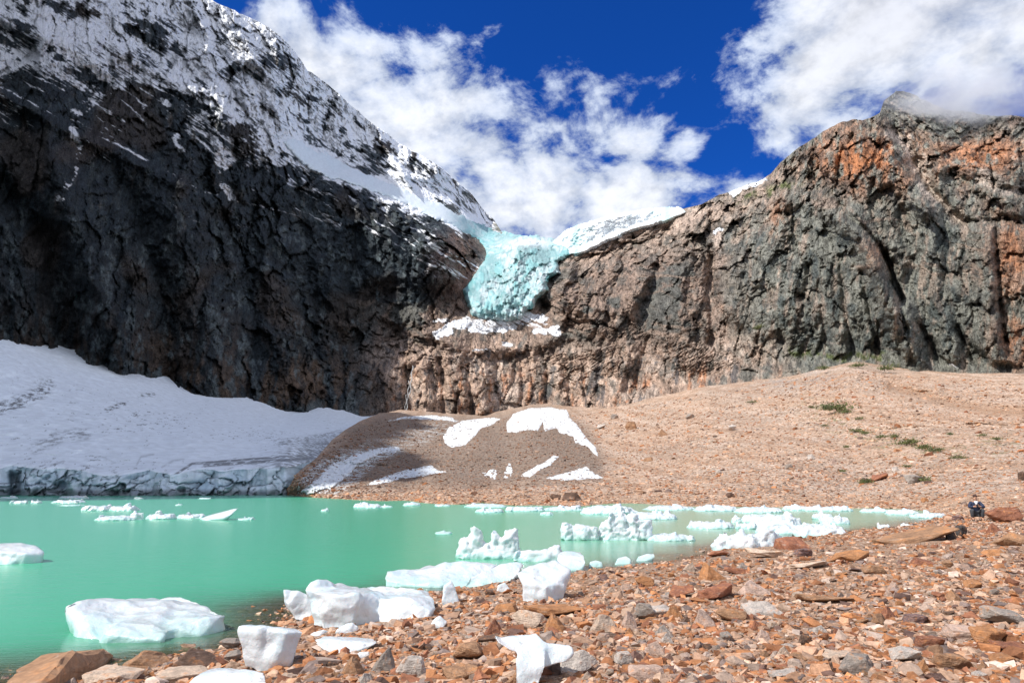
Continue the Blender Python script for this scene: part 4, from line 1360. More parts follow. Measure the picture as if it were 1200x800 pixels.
def scatter(name, P, S, mat, label, cat, pal=PAL, pw=PW, tint=None, sink=.15):
    n = len(P)
    idx = rnd.randint(0, len(TPL), n)
    ci = rnd.choice(len(pal), n, p=pw)
    c = pal[ci] * rnd.uniform(.62, 1.2, (n, 1)) * np.array([1.10, .99, .93])
    if tint is not None:
        c = c * tint
    ang = rnd.uniform(0, 6.283, n); tx = rnd.normal(0, .3, n); ty = rnd.normal(0, .3, n)
    Vs, Fs, Cs = [], [], []
    off = 0
    for k in range(len(TPL)):
        m = np.where(idx == k)[0]
        if not len(m): continue
        v, f = TPL[k]
        a, b, g = ang[m], tx[m], ty[m]
        ca, sa_, cb, sb2, cg, sg = np.cos(a), np.sin(a), np.cos(b), np.sin(b), np.cos(g), np.sin(g)
        Rz = np.zeros((len(m), 3, 3)); Rz[:, 0, 0] = ca; Rz[:, 0, 1] = -sa_; Rz[:, 1, 0] = sa_; Rz[:, 1, 1] = ca; Rz[:, 2, 2] = 1
        Rx = np.zeros((len(m), 3, 3)); Rx[:, 0, 0] = 1; Rx[:, 1, 1] = cb; Rx[:, 1, 2] = -sb2; Rx[:, 2, 1] = sb2; Rx[:, 2, 2] = cb
        Ry = np.zeros((len(m), 3, 3)); Ry[:, 1, 1] = 1; Ry[:, 0, 0] = cg; Ry[:, 0, 2] = sg; Ry[:, 2, 0] = -sg; Ry[:, 2, 2] = cg
        R = Ry @ Rx @ Rz
        w = np.einsum('nij,vj->nvi', R, v) * (S[m] * .5)[:, None, None] + P[m][:, None, :]
        Vs.append(w.reshape(-1, 3))
        Fs.append((f[None] + (np.arange(len(m)) * len(v))[:, None, None] + off).reshape(-1, 3))
        Cs.append(np.repeat(c[m], len(v), 0))
        off += len(m) * len(v)
    o = mesh_np(name, np.concatenate(Vs), np.concatenate(Fs), mat, np.concatenate(Cs), smooth=False)
    return tag(o, label, cat, kind='stuff')


def near_pts(n, p0, p1, y0, y1, minz=-.12):
    """evenly spread over the picture, on the near shore"""
    px = rnd.uniform(p0, p1, n)
    py = rnd.uniform(y0, y1, n)
    Ys = np.exp(np.linspace(math.log(3.6), math.log(95), 160))
    a, b = ray(px, py)
    best = np.zeros(n); done = np.zeros(n, bool)
    # coarse lookup of the height field in (px, Y) space
    for Yk in Ys:
        m = ~done
        if not m.any(): break
        g = gz_grid(a[m] * Yk, Yk)
        hit = CAMZ + b[m] * Yk <= g
        ii = np.where(m)[0][hit]
        best[ii] = Yk; done[ii] = True
    best[~done] = 95
    best *= rnd.uniform(.985, 1.015, n)
    x = a * best
    z = ground_z(x, best)
    ok = done & (z > minz)
    return np.stack([x, best, z], -1)[ok]


_lg = np.log(gY)


def gz_grid(x, y):
    c = np.interp(x / y * 800 * CA + 600, gpx, np.arange(len(gpx)))
    r = np.interp(np.log(y), _lg, np.arange(len(gY)))
    return GZ[np.round(r * np.ones_like(c)).astype(int), np.round(c).astype(int)]


# landmarks and the manual rocks come first so that stones keep clear of them
LAND = []      # (px, py, phrase)
TAKEN = []     # (x, y, r)


def clear(P, S=None):
    if not TAKEN: return np.ones(len(P), bool)
    k = np.ones(len(P), bool)
    for x, y, r in TAKEN:
        k &= (P[:, 0] - x) ** 2 + (P[:, 1] - y) ** 2 > r * r
    return k


# ------------------------------------------------------------------ ice blocks
def to_local(p, o):
    return [p[0] - o[0], p[1] - o[1], p[2] - o[2]]


def remesh_ice(name, hulls, loc, voxel, amp, scale, mat, smooth=3, seed=0, parent=None, cusp=.5):
    V, F, off = [], [], 0
    for h in hulls:
        v, f = hull_mesh_data([to_local(p, loc) for p in h])
        V.append(v); F.append(f + off); off += len(v)
    o = mesh_np(name, np.concatenate(V), np.concatenate(F), mat)
    m = o.modifiers.new('r', 'REMESH'); m.mode = 'VOXEL'; m.voxel_size = voxel; m.use_smooth_shade = True
    if smooth:
        m = o.modifiers.new('s', 'SMOOTH'); m.factor = .6; m.iterations = smooth
    dg = bpy.context.evaluated_depsgraph_get()
    me = bpy.data.meshes.new_from_object(o.evaluated_get(dg))
    o.modifiers.clear()
    old = o.data
    o.data = me
    bpy.data.meshes.remove(old)
    n = len(me.vertices)
    co = np.zeros(n * 3, np.float32); me.vertices.foreach_get('co', co); co = co.reshape(-1, 3)
    no = np.zeros(n * 3, np.float32); me.vertices.foreach_get('normal', no); no = no.reshape(-1, 3)
    q = co / scale + seed * 7.7
    d = (fbm(q[:, 0] * .5, q[:, 1] * .5, q[:, 2] * .7, 3, .5) * (1 - cusp) * 1.6 + (ridged(q[:, 0], q[:, 1], q[:, 2], 3, .5) - .7) * cusp) * amp
    co += no * d[:, None]
    me.vertices.foreach_set('co', co.ravel())
    me.polygons.foreach_set('use_smooth', np.ones(len(me.polygons), bool))
    me.materials.clear(); me.materials.append(mat)
    me.name = name
    me.update()
    o.location = loc
    return o


def berg(label, px, py, hulls, voxel=.03, amp=.05, scale=.4, mat=None, on_ground=False, sink=.25, smooth=3, seed=1, cat="ice block", name="ice_block", depth=None, cusp=.5, phrase=None, nosink=()):
    """hulls: lists of (px, py, dY) in photo pixels with an offset in metres away from the camera"""
    if on_ground:
        x, y, z = to_ground(px, py)
    else:
        x, y = at_water(px, py); z = 0.0
    if depth: y = depth
    H = []
    for hi_, h in enumerate(hulls):
        P = [at(a, b, y + d) for a, b, d in h]
        if hi_ in nosink:
            H.append(P)
            continue
        zmin = min(p[2] for p in P)
        zf = z - sink
        low = [p for p in P if p[2] < zmin + .35 * (max(q[2] for q in P) - zmin) + .02]
        P += [(p[0], p[1] + (0), min(zf, p[2] - .02)) for p in low] if zf < zmin else []
        H.append(P)
    loc = (x, y, z)
    o = remesh_ice(name, H, loc, voxel, amp * 1.7, scale, mat or (M_ICE if on_ground else M_ICEF), int(smooth * 3 + 3), seed, cusp=.3)
    tag(o, label, cat)
    xs = [p[0] for h in H for p in h]; ys = [p[1] for h in H for p in h]
    TAKEN.append(((min(xs) + max(xs)) / 2, (min(ys) + max(ys)) / 2, (max(xs) - min(xs)) * .38))
    if phrase: LAND.append((px, py, phrase))
    return o


# the long raft at the lower left
berg("long low ice raft grounded at the lower left, its flat top freckled with grit", 175, 753, [
    [(82, 714, 1.0), (90, 750, .4), (120, 754, .0), (86, 738, .7), (130, 706, 2.2), (190, 700, 2.6), (150, 722, .8), (100, 722, .7)],
    [(112, 754, .0), (118, 742, -.05), (135, 728, .25), (170, 724, .4), (190, 750, .0), (200, 736, .3), (150, 756, .0), (200, 700, 2.6), (225, 704, 2.4), (140, 708, 2.0)],
    [(193, 744, .3), (200, 732, .35), (235, 722, .7), (268, 716, 1.0), (272, 722, 1.1), (270, 735, 1.1), (235, 744, .5), (195, 747, .3), (200, 699, 2.6), (232, 704, 2.3), (262, 712, 1.5)]],
    .026, .11, .75, smooth=4, seed=1, sink=.2, phrase="the long ice raft at lower left")
berg("small upright ice chip at the water's edge, left of the biggest shore block", 352, 727, [
    [(331, 690, 0), (345, 727, -.1), (335, 710, .05), (352, 692, .1), (372, 703, .15), (374, 720, .1), (366, 728, 0), (340, 692, .5), (368, 712, .5), (358, 728, .5)]],
    .02, .03, .25, on_ground=True, sink=.1, smooth=3, seed=2, phrase="the upright ice chip")
berg("biggest block of melting ice on the shore, bluish hollow in its white front", 440, 731, [
    [(356, 690, .4), (362, 682, .5), (372, 679, .6), (390, 686, .8), (380, 727, .2), (367, 718, .3), (358, 700, .4), (375, 724, .6), (395, 690, 1.3)],
    [(364, 693, .1), (382, 728, .05), (378, 722, .0), (415, 729, .0), (421, 696, .1), (400, 697, .0), (372, 690, .6), (420, 688, 1.5), (390, 688, 1.3), (425, 728, .5)],
    [(405, 697, .15), (402, 728, .1), (420, 696, .2), (418, 728, .1), (455, 731, .3), (450, 700, .6), (430, 687, 1.7), (470, 690, 1.6), (440, 694, .8)],
    [(438, 702, .55), (444, 729, .15), (450, 700, .45), (458, 731, -.05), (480, 696, .15), (500, 731, .0), (505, 716, .1), (512, 712, .3), (508, 700, .6), (470, 689, 1.6), (500, 691, 1.4)]],
    .020, .06, .42, on_ground=True, sink=.1, smooth=3, seed=3, phrase="the biggest ice block on the shore")
berg("small pointed ice wedge leaning on the right end of the biggest shore block", 522, 712, [
    [(517, 705, 0), (520, 686, .1), (529, 680, .2), (535, 692, .15), (539, 704, .1), (530, 712, 0), (519, 713, 0), (525, 690, .5), (534, 708, .5)]],
    .018, .02, .2, on_ground=True, sink=.1, smooth=3, seed=4, phrase="the pointed ice wedge")
berg("tall ice block with a notched top standing on the stones at lower left", 315, 784, [
    [(279, 733, 0), (281, 745, -.05), (285, 784, -.05), (300, 785, -.1), (305, 735, -.1), (318, 736, .0), (308, 785, -.1), (290, 736, .35), (316, 742, .45), (300, 783, .5), (284, 733, .25)],
    [(296, 742, -.02), (300, 784, -.1), (313, 737, -.05), (325, 742, -.02), (316, 780, -.1), (326, 785, -.05), (336, 770, .0), (340, 765, .05), (348, 748, .05), (357, 738, .05), (345, 736, .1), (336, 741, -.1), (318, 742, .4), (350, 740, .35), (330, 776, .4)]],
    .015, .035, .30, on_ground=True, sink=.08, smooth=4, seed=5, phrase="the notched ice block")
berg("flat lens of white ice lying on stones right of the notched block", 405, 763, [
    [(367, 748, .1), (380, 745, .3), (370, 754, 0), (385, 763, -.1), (410, 765, -.1), (425, 758, 0), (444, 752, .1), (440, 748, .4), (400, 745, .5)]],
    .014, .015, .2, on_ground=True, sink=.02, smooth=3, seed=6, phrase="the flat ice lens")
berg("narrow slanting ice sliver behind the flat white lens", 375, 745, [
    [(360, 747, 0), (364, 741, .05), (380, 736, .1), (388, 739, .15), (372, 748, 0), (376, 742, .25)]], .013, .012, .15, on_ground=True, sink=.03, smooth=2, seed=7)
berg("jagged little ice crumb on brown stones under the biggest shore block", 408, 741, [
    [(393, 739, 0), (400, 732, .05), (413, 728, .1), (417, 734, .1), (425, 739, .1), (410, 742, 0), (410, 733, .2)]], .012, .02, .12, on_ground=True, sink=.03, smooth=1, seed=8)
berg("white ice pebble lying right of the biggest shore block", 515, 737, [
    [(503, 733, 0), (506, 727, .05), (515, 721, .08), (525, 728, .08), (520, 734, 0), (508, 737, 0), (515, 724, .2)]], .011, .012, .12, on_ground=True, sink=.02, smooth=2, seed=9)
berg("white ice scrap below the flat ice lens", 425, 771, [
    [(413, 769, 0), (420, 763, .05), (433, 762, .08), (434, 767, .05), (424, 774, 0), (422, 764, .15)]], .011, .012, .12, on_ground=True, sink=.02, smooth=2, seed=10)
berg("T shaped lump of ice with two pointed arms among the stones at bottom centre", 628, 800, [
    [(577, 744, .0), (582, 753, -.1), (598, 763, -.15), (612, 768, -.1), (625, 740, .1), (600, 741, .15), (585, 748, .2), (626, 745, .3), (605, 755, .2)],
    [(602, 772, -.2), (601, 815, -.3), (632, 820, -.3), (641, 778, -.2), (642, 756, .0), (628, 738, .1), (612, 748, 0), (612, 810, .0), (638, 772, .2), (625, 742, .3)],
    [(618, 748, 0), (625, 786, -.15), (645, 784, -.1), (665, 775, -.05), (672, 765, .0), (670, 757, .05), (655, 753, .1), (650, 768, .3), (665, 762, .2)]],
    .013, .03, .3, on_ground=True, sink=.05, smooth=5, seed=11, phrase="the T shaped ice lump", nosink=(0, 2))
berg("squared ice boulder with a sloping top right of the long ice shelf", 635, 704, [
    [(606, 672, 0), (610, 668, .2), (640, 657, .5), (652, 656, .6), (668, 668, .3), (660, 684, .0), (640, 688, -.25), (612, 684, -.15), (650, 678, 1.0), (625, 664, .9)],
    [(608, 680, 0), (614, 702, .0), (625, 705, -.1), (650, 701, -.1), (662, 696, .0), (663, 684, 0), (640, 690, -.2), (650, 695, .7), (620, 695, .7)]],
    .022, .05, .4, on_ground=True, sink=.1, smooth=2, seed=12, phrase="the squared ice boulder")
berg("long low ice shelf grounded along the waterline behind the biggest shore block", 520, 688, [
    [(448, 676, .3), (452, 668, .6), (480, 664, 1.0), (520, 663, 1.3), (560, 664, 1.2), (585, 660, 1.6), (548, 686, .1), (510, 686, 0), (470, 682, .1), (455, 681, .2), (500, 664, 2.0), (560, 662, 2.4)],
    [(541, 688, 0), (548, 674, .2), (585, 662, .9), (612, 658, 1.2), (616, 661, 1.2), (604, 680, .3), (590, 694, -.1), (560, 698, -.2), (545, 693, -.1), (600, 664, 1.8)]],
    .03, .09, .6, smooth=3, seed=13, phrase="the long ice shelf")
berg("small ice lump tucked between the long ice shelf and the squared boulder", 588, 694, [
    [(581, 693, 0), (584, 685, .05), (592, 682, .1), (598, 690, .08), (594, 696, 0), (590, 684, .25)]], .013, .012, .12, on_ground=True, sink=.02, smooth=2, seed=14)
berg("smooth ice block wedged between the jagged floe and the squared boulder", 670, 668, [
    [(652, 652, .3), (655, 662, 0), (664, 668, -.1), (680, 667, -.1), (688, 658, .1), (686, 650, .5), (670, 645, 1.0), (655, 648, .8), (680, 646, 1.2)]],
    .03, .03, .35, smooth=3, seed=15)
berg("round white ice lump at the gravel edge, left of two smaller shore lumps", 698, 664, [
    [(690, 664, 0), (691, 658, .1), (698, 656, .2), (706, 658, .2), (707, 663, .1), (700, 666, 0), (698, 657, .6)]], .018, .015, .2, smooth=3, seed=16)
berg("white wedge of ice on the gravel edge between two rounder lumps", 730, 661, [
    [(720, 661, 0), (724, 653, .2), (734, 651, .3), (740, 655, .2), (738, 660, .1), (728, 663, 0), (732, 652, .8)]], .02, .015, .2, smooth=3, seed=17)
berg("elongated greyish ice sausage at the gravel edge, rightmost of three lumps", 756, 657, [
    [(745, 657, 0), (747, 652, .15), (758, 649, .25), (767, 648, .3), (768, 652, .2), (757, 657, 0), (757, 650, .7)]], .02, .015, .2, smooth=3, seed=18)
berg("smooth ice slab cut by the bottom left edge of the picture", 265, 812, [
    [(215, 806, 0), (228, 792, .1), (240, 783, .3), (256, 781, .35), (280, 785, .25), (312, 787, .15), (315, 800, 0), (300, 825, -.1), (240, 825, -.1), (270, 784, .6)]],
    .014, .015, .25, on_ground=True, sink=.05, smooth=4, seed=19, phrase="the ice slab at the bottom edge")
berg("rounded ice floe entering from the left edge over its own pale underwater ledge", 25, 660, [
    [(-30, 640, .5), (0, 639, .6), (25, 636, .9), (42, 639, .8), (53, 646, .5), (50, 650, .3), (30, 648, .0), (0, 646, -.1), (-30, 650, 0), (20, 638, 2.0), (-20, 640, 2.0)],
    [(-40, 655, .1), (0, 652, -.1), (18, 655, -.1), (14, 660, -.2), (-10, 664, -.4), (-40, 666, -.4), (0, 650, .8), (25, 650, .5), (40, 652, .5)]],
    .04, .04, .5, smooth=4, seed=20, sink=.15, phrase="the floe at the left edge")


def floe(label, x0, x1, ytop, ybase, n=5, spiky=.35, seed=0, deep=.8, towers=(), voxel=None, lump=.5, mat=None, ampk=1.0):
    """a floating floe between two photo columns; waterline at ybase"""
    r = np.random.RandomState(seed + 500)
    xc, Yc = at_water((x0 + x1) / 2, ybase)
    w = (x1 - x0) * Yc / 800
    hmax = (ybase - ytop) * Yc / 800
    dp = min(w * deep, hmax * 11 + 2.0)
    yc = Yc + dp * .42
    base_h = hmax * r.uniform(.5, .72)
    P = []
    for k in range(13):
        a = k / 13 * 6.283 + r.uniform(-.2, .2)
        q = r.uniform(.82, 1.0)
        ex, ey = math.cos(a) * w * .5 * q, math.sin(a) * dp * .45 * q
        P.append((xc + ex, yc + ey, r.uniform(.02, .25) * base_h))
        P.append((xc + ex * .95, yc + ey * .95, -.3))
        P.append((xc + ex * .86, yc + ey * .75, base_h * r.uniform(.55, 1)))
    H = [P]
    for i in range(n):
        cx = r.uniform(-.42, .42) * w
        ww = w * r.uniform(.10, .30) * (1.2 if n < 4 else 1)
        hh = (hmax if i == 0 else hmax * r.uniform(1 - spiky * 1.3, 1)) * (1 - .5 * abs(2 * cx / w) ** 2)
        cy = r.uniform(-.2, .25) * dp
        sl = r.uniform(-.5, .5)
        P = []
        for k in range(7):
            a = k / 7 * 6.283 + r.uniform(-.3, .3)
            q = r.uniform(.75, 1.0)
            P.append((xc + cx + math.cos(a) * ww * .6 * q, yc + cy + dp * .22 * math.sin(a) * q, 0))
            P.append((xc + cx + (math.cos(a) * .36 * q + sl * .25) * ww, yc + cy + dp * .14 * math.sin(a) * q, hh * (1 + sl * math.cos(a) * .6) * r.uniform(.6, .95)))
        H.append(P)
    for tx, tw, ty in towers:
        tw *= 1.45
        X_ = at(tx, ybase, Yc)[0]
        tw_ = tw * Yc / 800; th_ = (ybase - ty) * Yc / 800
        P = []
        for k in range(7):
            a = k / 7 * 6.283 + r.uniform(-.3, .3)
            P.append((X_ + math.cos(a) * tw_ * .5, yc + math.sin(a) * tw_ * .5, 0))
            P.append((X_ + math.cos(a) * tw_ * .40 + r.uniform(-.2, .2) * tw_, yc + math.sin(a) * tw_ * .4, th_ * r.uniform(.6, 1)))
        H.append(P)
    vx = voxel or max(.03, w / 80, hmax / 14)
    o = remesh_ice("ice_floe", H, (xc, Yc, 0), vx, ampk * max(.30 * hmax, .03) * (.5 + spiky), (.16 if towers else max(.62 * hmax, .16)), mat or M_ICEF, 1, seed, cusp=.6)
    tag(o, label, "ice floe", "ice floes drifting on the lake")
    return o


FL = [
 ("smallest pale floe at the far left under the ice front", -5, 16, 580.5, 584, 2),
 ("low white floe, second from the left under the ice front", 9, 29, 584, 590, 3),
 ("short lumpy floe touching the second far left floe", 33, 46, 584, 590, 2),
 ("flat floe behind the lumpy one below the dark ice cave", 50, 93, 583.5, 589.5, 4),
 ("narrow floe nearest the ice front, left part of the lake", 61, 96, 580, 584, 3),
 ("thin waterline sliver of ice at the left below the cave", 64, 91, 590.8, 592.6, 3),
 ("low left half of the grey topped floe pair", 88, 122, 590, 598.5, 4),
 ("grey topped floe with two dark peaked humps", 118, 158, 589, 598.5, 3),
 ("long flat floe at the left end of the blade chain", 100, 150, 601.5, 610, 4),
 ("crumpled knob of ice second in the blade chain", 147, 164, 597.5, 609, 2),
 ("flat topped floe third in the blade chain", 163, 202, 599, 608.5, 3),
 ("low dim floe fourth in the blade chain", 198, 236, 599.5, 607.5, 3),
 ("tiny ice crumbs floating right of the tilted blade", 272, 297, 605.5, 609, 4),
 ("tiny white ice chip alone in the left middle of the lake", 374, 385, 594, 599, 2),
 ("small ice fleck near the ice front right of centre", 154, 166, 581, 585, 2),
 ("faint ice fleck below the cracked part of the ice front", 203, 213, 590, 592, 2),
 ("thin ice fleck floating near the ice front middle", 230, 246, 582.5, 584.5, 3),
 ("long white floe against the foot of the moraine mound", 410, 447, 587.5, 595, 4),
 ("short tail floe just right of the long mound floe", 444, 460, 590.5, 594.5, 2),
 ("blue grey floe on the mound shoreline", 469, 494, 587.5, 592.5, 3),
 ("first small floe in the far shore row", 508, 528, 589.5, 593, 3),
 ("flat long floe at the left of the far shore pack", 540, 594, 589.5, 594.5, 6),
 ("thick white floe in front of the far shore row left of centre", 556, 592, 593, 600.5, 4),
 ("thin white sliver floating alone left of the towered floe", 508, 531, 621.5, 625.5, 3),
 ("tapering tail floe right of the craggy iceberg", 757, 820, 624.5, 634, 6),
 ("narrow dark edged slab in the far shore pack", 590, 640, 592, 599, 6),
 ("white slab of the far shore pack above open water", 632, 690, 591, 598, 6),
 ("broad bright floe behind the craggy iceberg", 680, 752, 590, 603, 7),
 ("long tapering floe reaching right behind the craggy iceberg", 735, 802, 596, 609, 6),
 ("flat far shore floe above the long tapering one", 757, 822, 590.5, 597.5, 6),
 ("small white crumb floating before the far shore pack", 634, 650, 598.5, 603.5, 3),
 ("far shore floe left of the big right hand jam", 815, 872, 590.5, 599, 6),
 ("crowded floe at the back of the right hand jam", 868, 925, 590.5, 601, 6),
 ("thin floe at the back right of the right hand jam", 920, 958, 591, 598, 4),
 ("white hummocky floe behind the rounded mound floe", 950, 1008, 591, 599, 6),
 ("long flat floe pointing left in the right hand jam", 811, 872, 608.5, 619.5, 6),
 ("rounded floe with a knob in the middle of the jam", 866, 892, 607, 620, 3),
 ("thick slab stacked in the centre of the jam", 885, 950, 598, 618, 6),
 ("slab lying across the right of the jam", 935, 1002, 610, 630, 6),
 ("rounded mound of ice crowning the right of the jam", 955, 985, 595, 609, 3),
 ("undercut floe with a green base at the right of the jam", 965, 1003, 602, 614, 4),
 ("flat slab filling the middle of the jam", 890, 972, 610, 626, 7),
 ("small pinkish ice knob on the left of the jam", 858, 871, 600.5, 612, 2),
 ("low rubble floe between knob and mound in the jam", 872, 930, 602, 612, 6),
 ("smooth ice lump alone in open water right of the jam", 1029, 1049, 611, 621.5, 2),
 ("white ice dome beside the large flat rock", 1060, 1084, 610.5, 619, 2),
 ("far right shore floe nearest the jam", 1012, 1050, 593.5, 600, 5),
 ("second floe along the far right shore", 1045, 1085, 595, 603, 5),
 ("last floe of the far right shore before the person", 1078, 1118, 598, 607, 5),
 ("small ice fleck between the craggy iceberg and the shore lumps", 825, 843, 610, 615, 2),
]
for i, (lb, x0, x1, yt, yb, n) in enumerate(FL):
    floe(lb, x0, x1, yt, yb, n, .45, i, lump=.55)
floe("white towered floe with three ragged spires near the centre of the lake", 535, 612, 632, 655, 6, .5, 71, .35, [(556, 13, 617), (579, 9, 624), (596, 12, 619), (604, 8, 621), (543, 14, 630), (568, 12, 634), (588, 12, 630)], voxel=.055, ampk=.5)
floe("low ragged floe extending right from the towered one", 600, 662, 638, 658, 6, .5, 72, .4, [(655, 10, 639), (640, 12, 643)], voxel=.06, ampk=.5)
floe("craggy white iceberg left half with crumbly top", 660, 704, 611, 633, 5, .4, 73, .35, [(664, 10, 612), (684, 14, 612), (695, 10, 614)], voxel=.065, ampk=.5)
floe("craggy white iceberg right half with the tall spire", 698, 765, 604, 633, 6, .4, 74, .35, [(722, 12, 599), (732, 12, 601), (745, 14, 603), (714, 14, 607), (757, 14, 609)], voxel=.065, ampk=.5)
floe("large front floe of the jam with a turquoise undercut face", 832, 925, 620, 648, 7, .35, 75, .35, [(905, 22, 621), (880, 30, 624)], voxel=.09)
LAND += [(575, 640, "the towered floe"), (730, 625, "the craggy iceberg"), (900, 640, "the ice jam"), (1075, 615, "the white ice dome")]
# tilted blade
x_, y_ = at_water(257, 609)
o = remesh_ice("ice_floe", [[at(233, 607, y_), at(240, 609.5, y_ - .4), at(262, 608.5, y_ - .3), at(281, 594, y_ + .6), at(272, 602, y_ - .1), at(256, 600, y_ + .5), at(245, 603, y_ + 1), at(278, 596, y_ + 1.2), at(262, 606, y_ + 1.5), (at(240, 609.5, y_)[0], y_, -.3), (at(262, 609.5, y_)[0], y_, -.3)]], (x_, y_, 0), .12, .06, .8, M_ICEF, 1, 90)
tag(o, "sharp tilted ice blade pointing up right at the end of a chain of floes", "ice floe", "ice floes drifting on the lake")
# drowned stone in the lake
x_, y_ = at_water(388, 671)

# ------------------------------------------------------------------ named rocks on the near shore
CN = {'rust orange': (.42, .20, .09), 'orange brown': (.35, .20, .115), 'dark brown': (.14, .085, .06), 'red brown': (.29, .12, .07), 'beige': (.52, .40, .31),
      'pinkish': (.50, .36, .29), 'pale grey': (.50, .44, .39), 'grey': (.32, .275, .24), 'blackish': (.05, .045, .045), 'purplish': (.22, .14, .13)}


def solid_rock(seed, flat, boxy, cuts=None, disp=1.0):
    """angular stone: convex hull, chipped edges, rough faces"""
    bm = bmesh.new()
    P = rock_points(14, flat, seed, boxy) if cuts is None else cuts
    for p in P:
        bm.verts.new(p)
    r = bmesh.ops.convex_hull(bm, input=bm.verts)
    bmesh.ops.delete(bm, geom=[g for g in r['geom_interior'] if isinstance(g, bmesh.types.BMVert)], context='VERTS')
    bmesh.ops.dissolve_limit(bm, angle_limit=math.radians(14), verts=bm.verts, edges=bm.edges)
    bmesh.ops.bevel(bm, geom=bm.edges[:], offset=.035, segments=1, affect='EDGES', clamp_overlap=True)
    bmesh.ops.triangulate(bm, faces=bm.faces)
    for _ in range(3):
        long_ = [e for e in bm.edges if e.calc_length() > .16]
        if long_:
            bmesh.ops.subdivide_edges(bm, edges=long_, cuts=1)
        bmesh.ops.triangulate(bm, faces=bm.faces)
    bm.normal_update()
    co = np.array([v.co[:] for v in bm.verts]); no = np.array([v.normal[:] for v in bm.verts])
    q = co * 2.2 + seed
    d = fbm(q[:, 0], q[:, 1], q[:, 2], 3, .55) * .055 + (np.round(fbm(q[:, 0] * .6, q[:, 1] * .6, q[:, 2] * 1.6, 2) * 5) / 5) * .05
    co = co + no * d[:, None] * disp
    for v, c in zip(bm.verts, co):
        v.co = c
    me = bpy.data.meshes.new("rock")
    bm.to_mesh(me); bm.free()
    me.polygons.foreach_set('use_smooth', np.zeros(len(me.polygons), bool))
    # unit box in x, z from 0
    lo = co.min(0); hi = co.max(0)
    return me, lo, hi


RT = {}
for kind, flat, boxy in (('slab', .30, .5), ('chunk', .75, .55), ('wedge', .6, .8), ('plate', .45, .6)):
    RT[kind] = []
    for k in range(5):
        cuts = None
        if kind == 'wedge':
            r = np.random.RandomState(40 + k)
            cuts = [(-1, r.uniform(-.7, .7), -.4), (-.9, .6, -.4), (.8, -.6, -.4), (1, .5, -.4), (-.8, -.6, -.35), (r.uniform(-.2, .5), -.1, .75), (r.uniform(0, .7), .3, .6), (.8, .1, .2), (-.6, 0, .1), (-.2, -.5, .4)]
        me, lo, hi = solid_rock(300 + k * 7 + len(kind), flat, boxy, cuts)
        me.materials.append(M_ROCK)
        RT[kind].append((me, lo, hi))


def rock(label, pxc, pyb, wpx, hpx, kind, colr, rot=None, tilt=(0, 0), group=None, seed=None, dep=.8, pos=None, mat=None, name="rock", v=None):
    """rock whose silhouette is wpx by hpx photo pixels, its foot at (pxc, pyb)"""
    r = np.random.RandomState(int(pxc * 7 + pyb * 13) % 99991 if seed is None else seed)
    x, y, z = pos or to_ground(pxc, pyb)
    k = (v if v is not None else r.randint(5)) % 5
    me, lo, hi = RT[kind][k]
    w = wpx * y / 800
    h = hpx * y / 800
    hr = max(h * .9 - .13 * w * dep, h * .5)       # a low camera also sees part of the top
    o = bpy.data.objects.new(name, me)
    col.objects.link(o)
    sx_ = w / (hi[0] - lo[0]); sy_ = w * dep / (hi[1] - lo[1]); sz_ = hr * 1.3 / (hi[2] - lo[2])
    o.scale = (sx_, sy_, sz_)
    rz = r.choice([0, math.pi]) + r.uniform(-.35, .35) if rot is None else rot
    o.rotation_euler = (tilt[0] + r.uniform(-.12, .12), tilt[1] + r.uniform(-.12, .12), rz)
    o.location = (x, y + w * dep * .45, z - hr * .3 - lo[2] * sz_ + .0)
    c = CN[colr]
    jit = r.uniform(.88, 1.12)
    o.color = (c[0] * jit, c[1] * jit, c[2] * jit, 1)
    if mat is not None and me.materials[0] != mat:
        pass
    tag(o, label, "rock", group)
    TAKEN.append((x, y + w * dep * .45, w * .42))
    return o


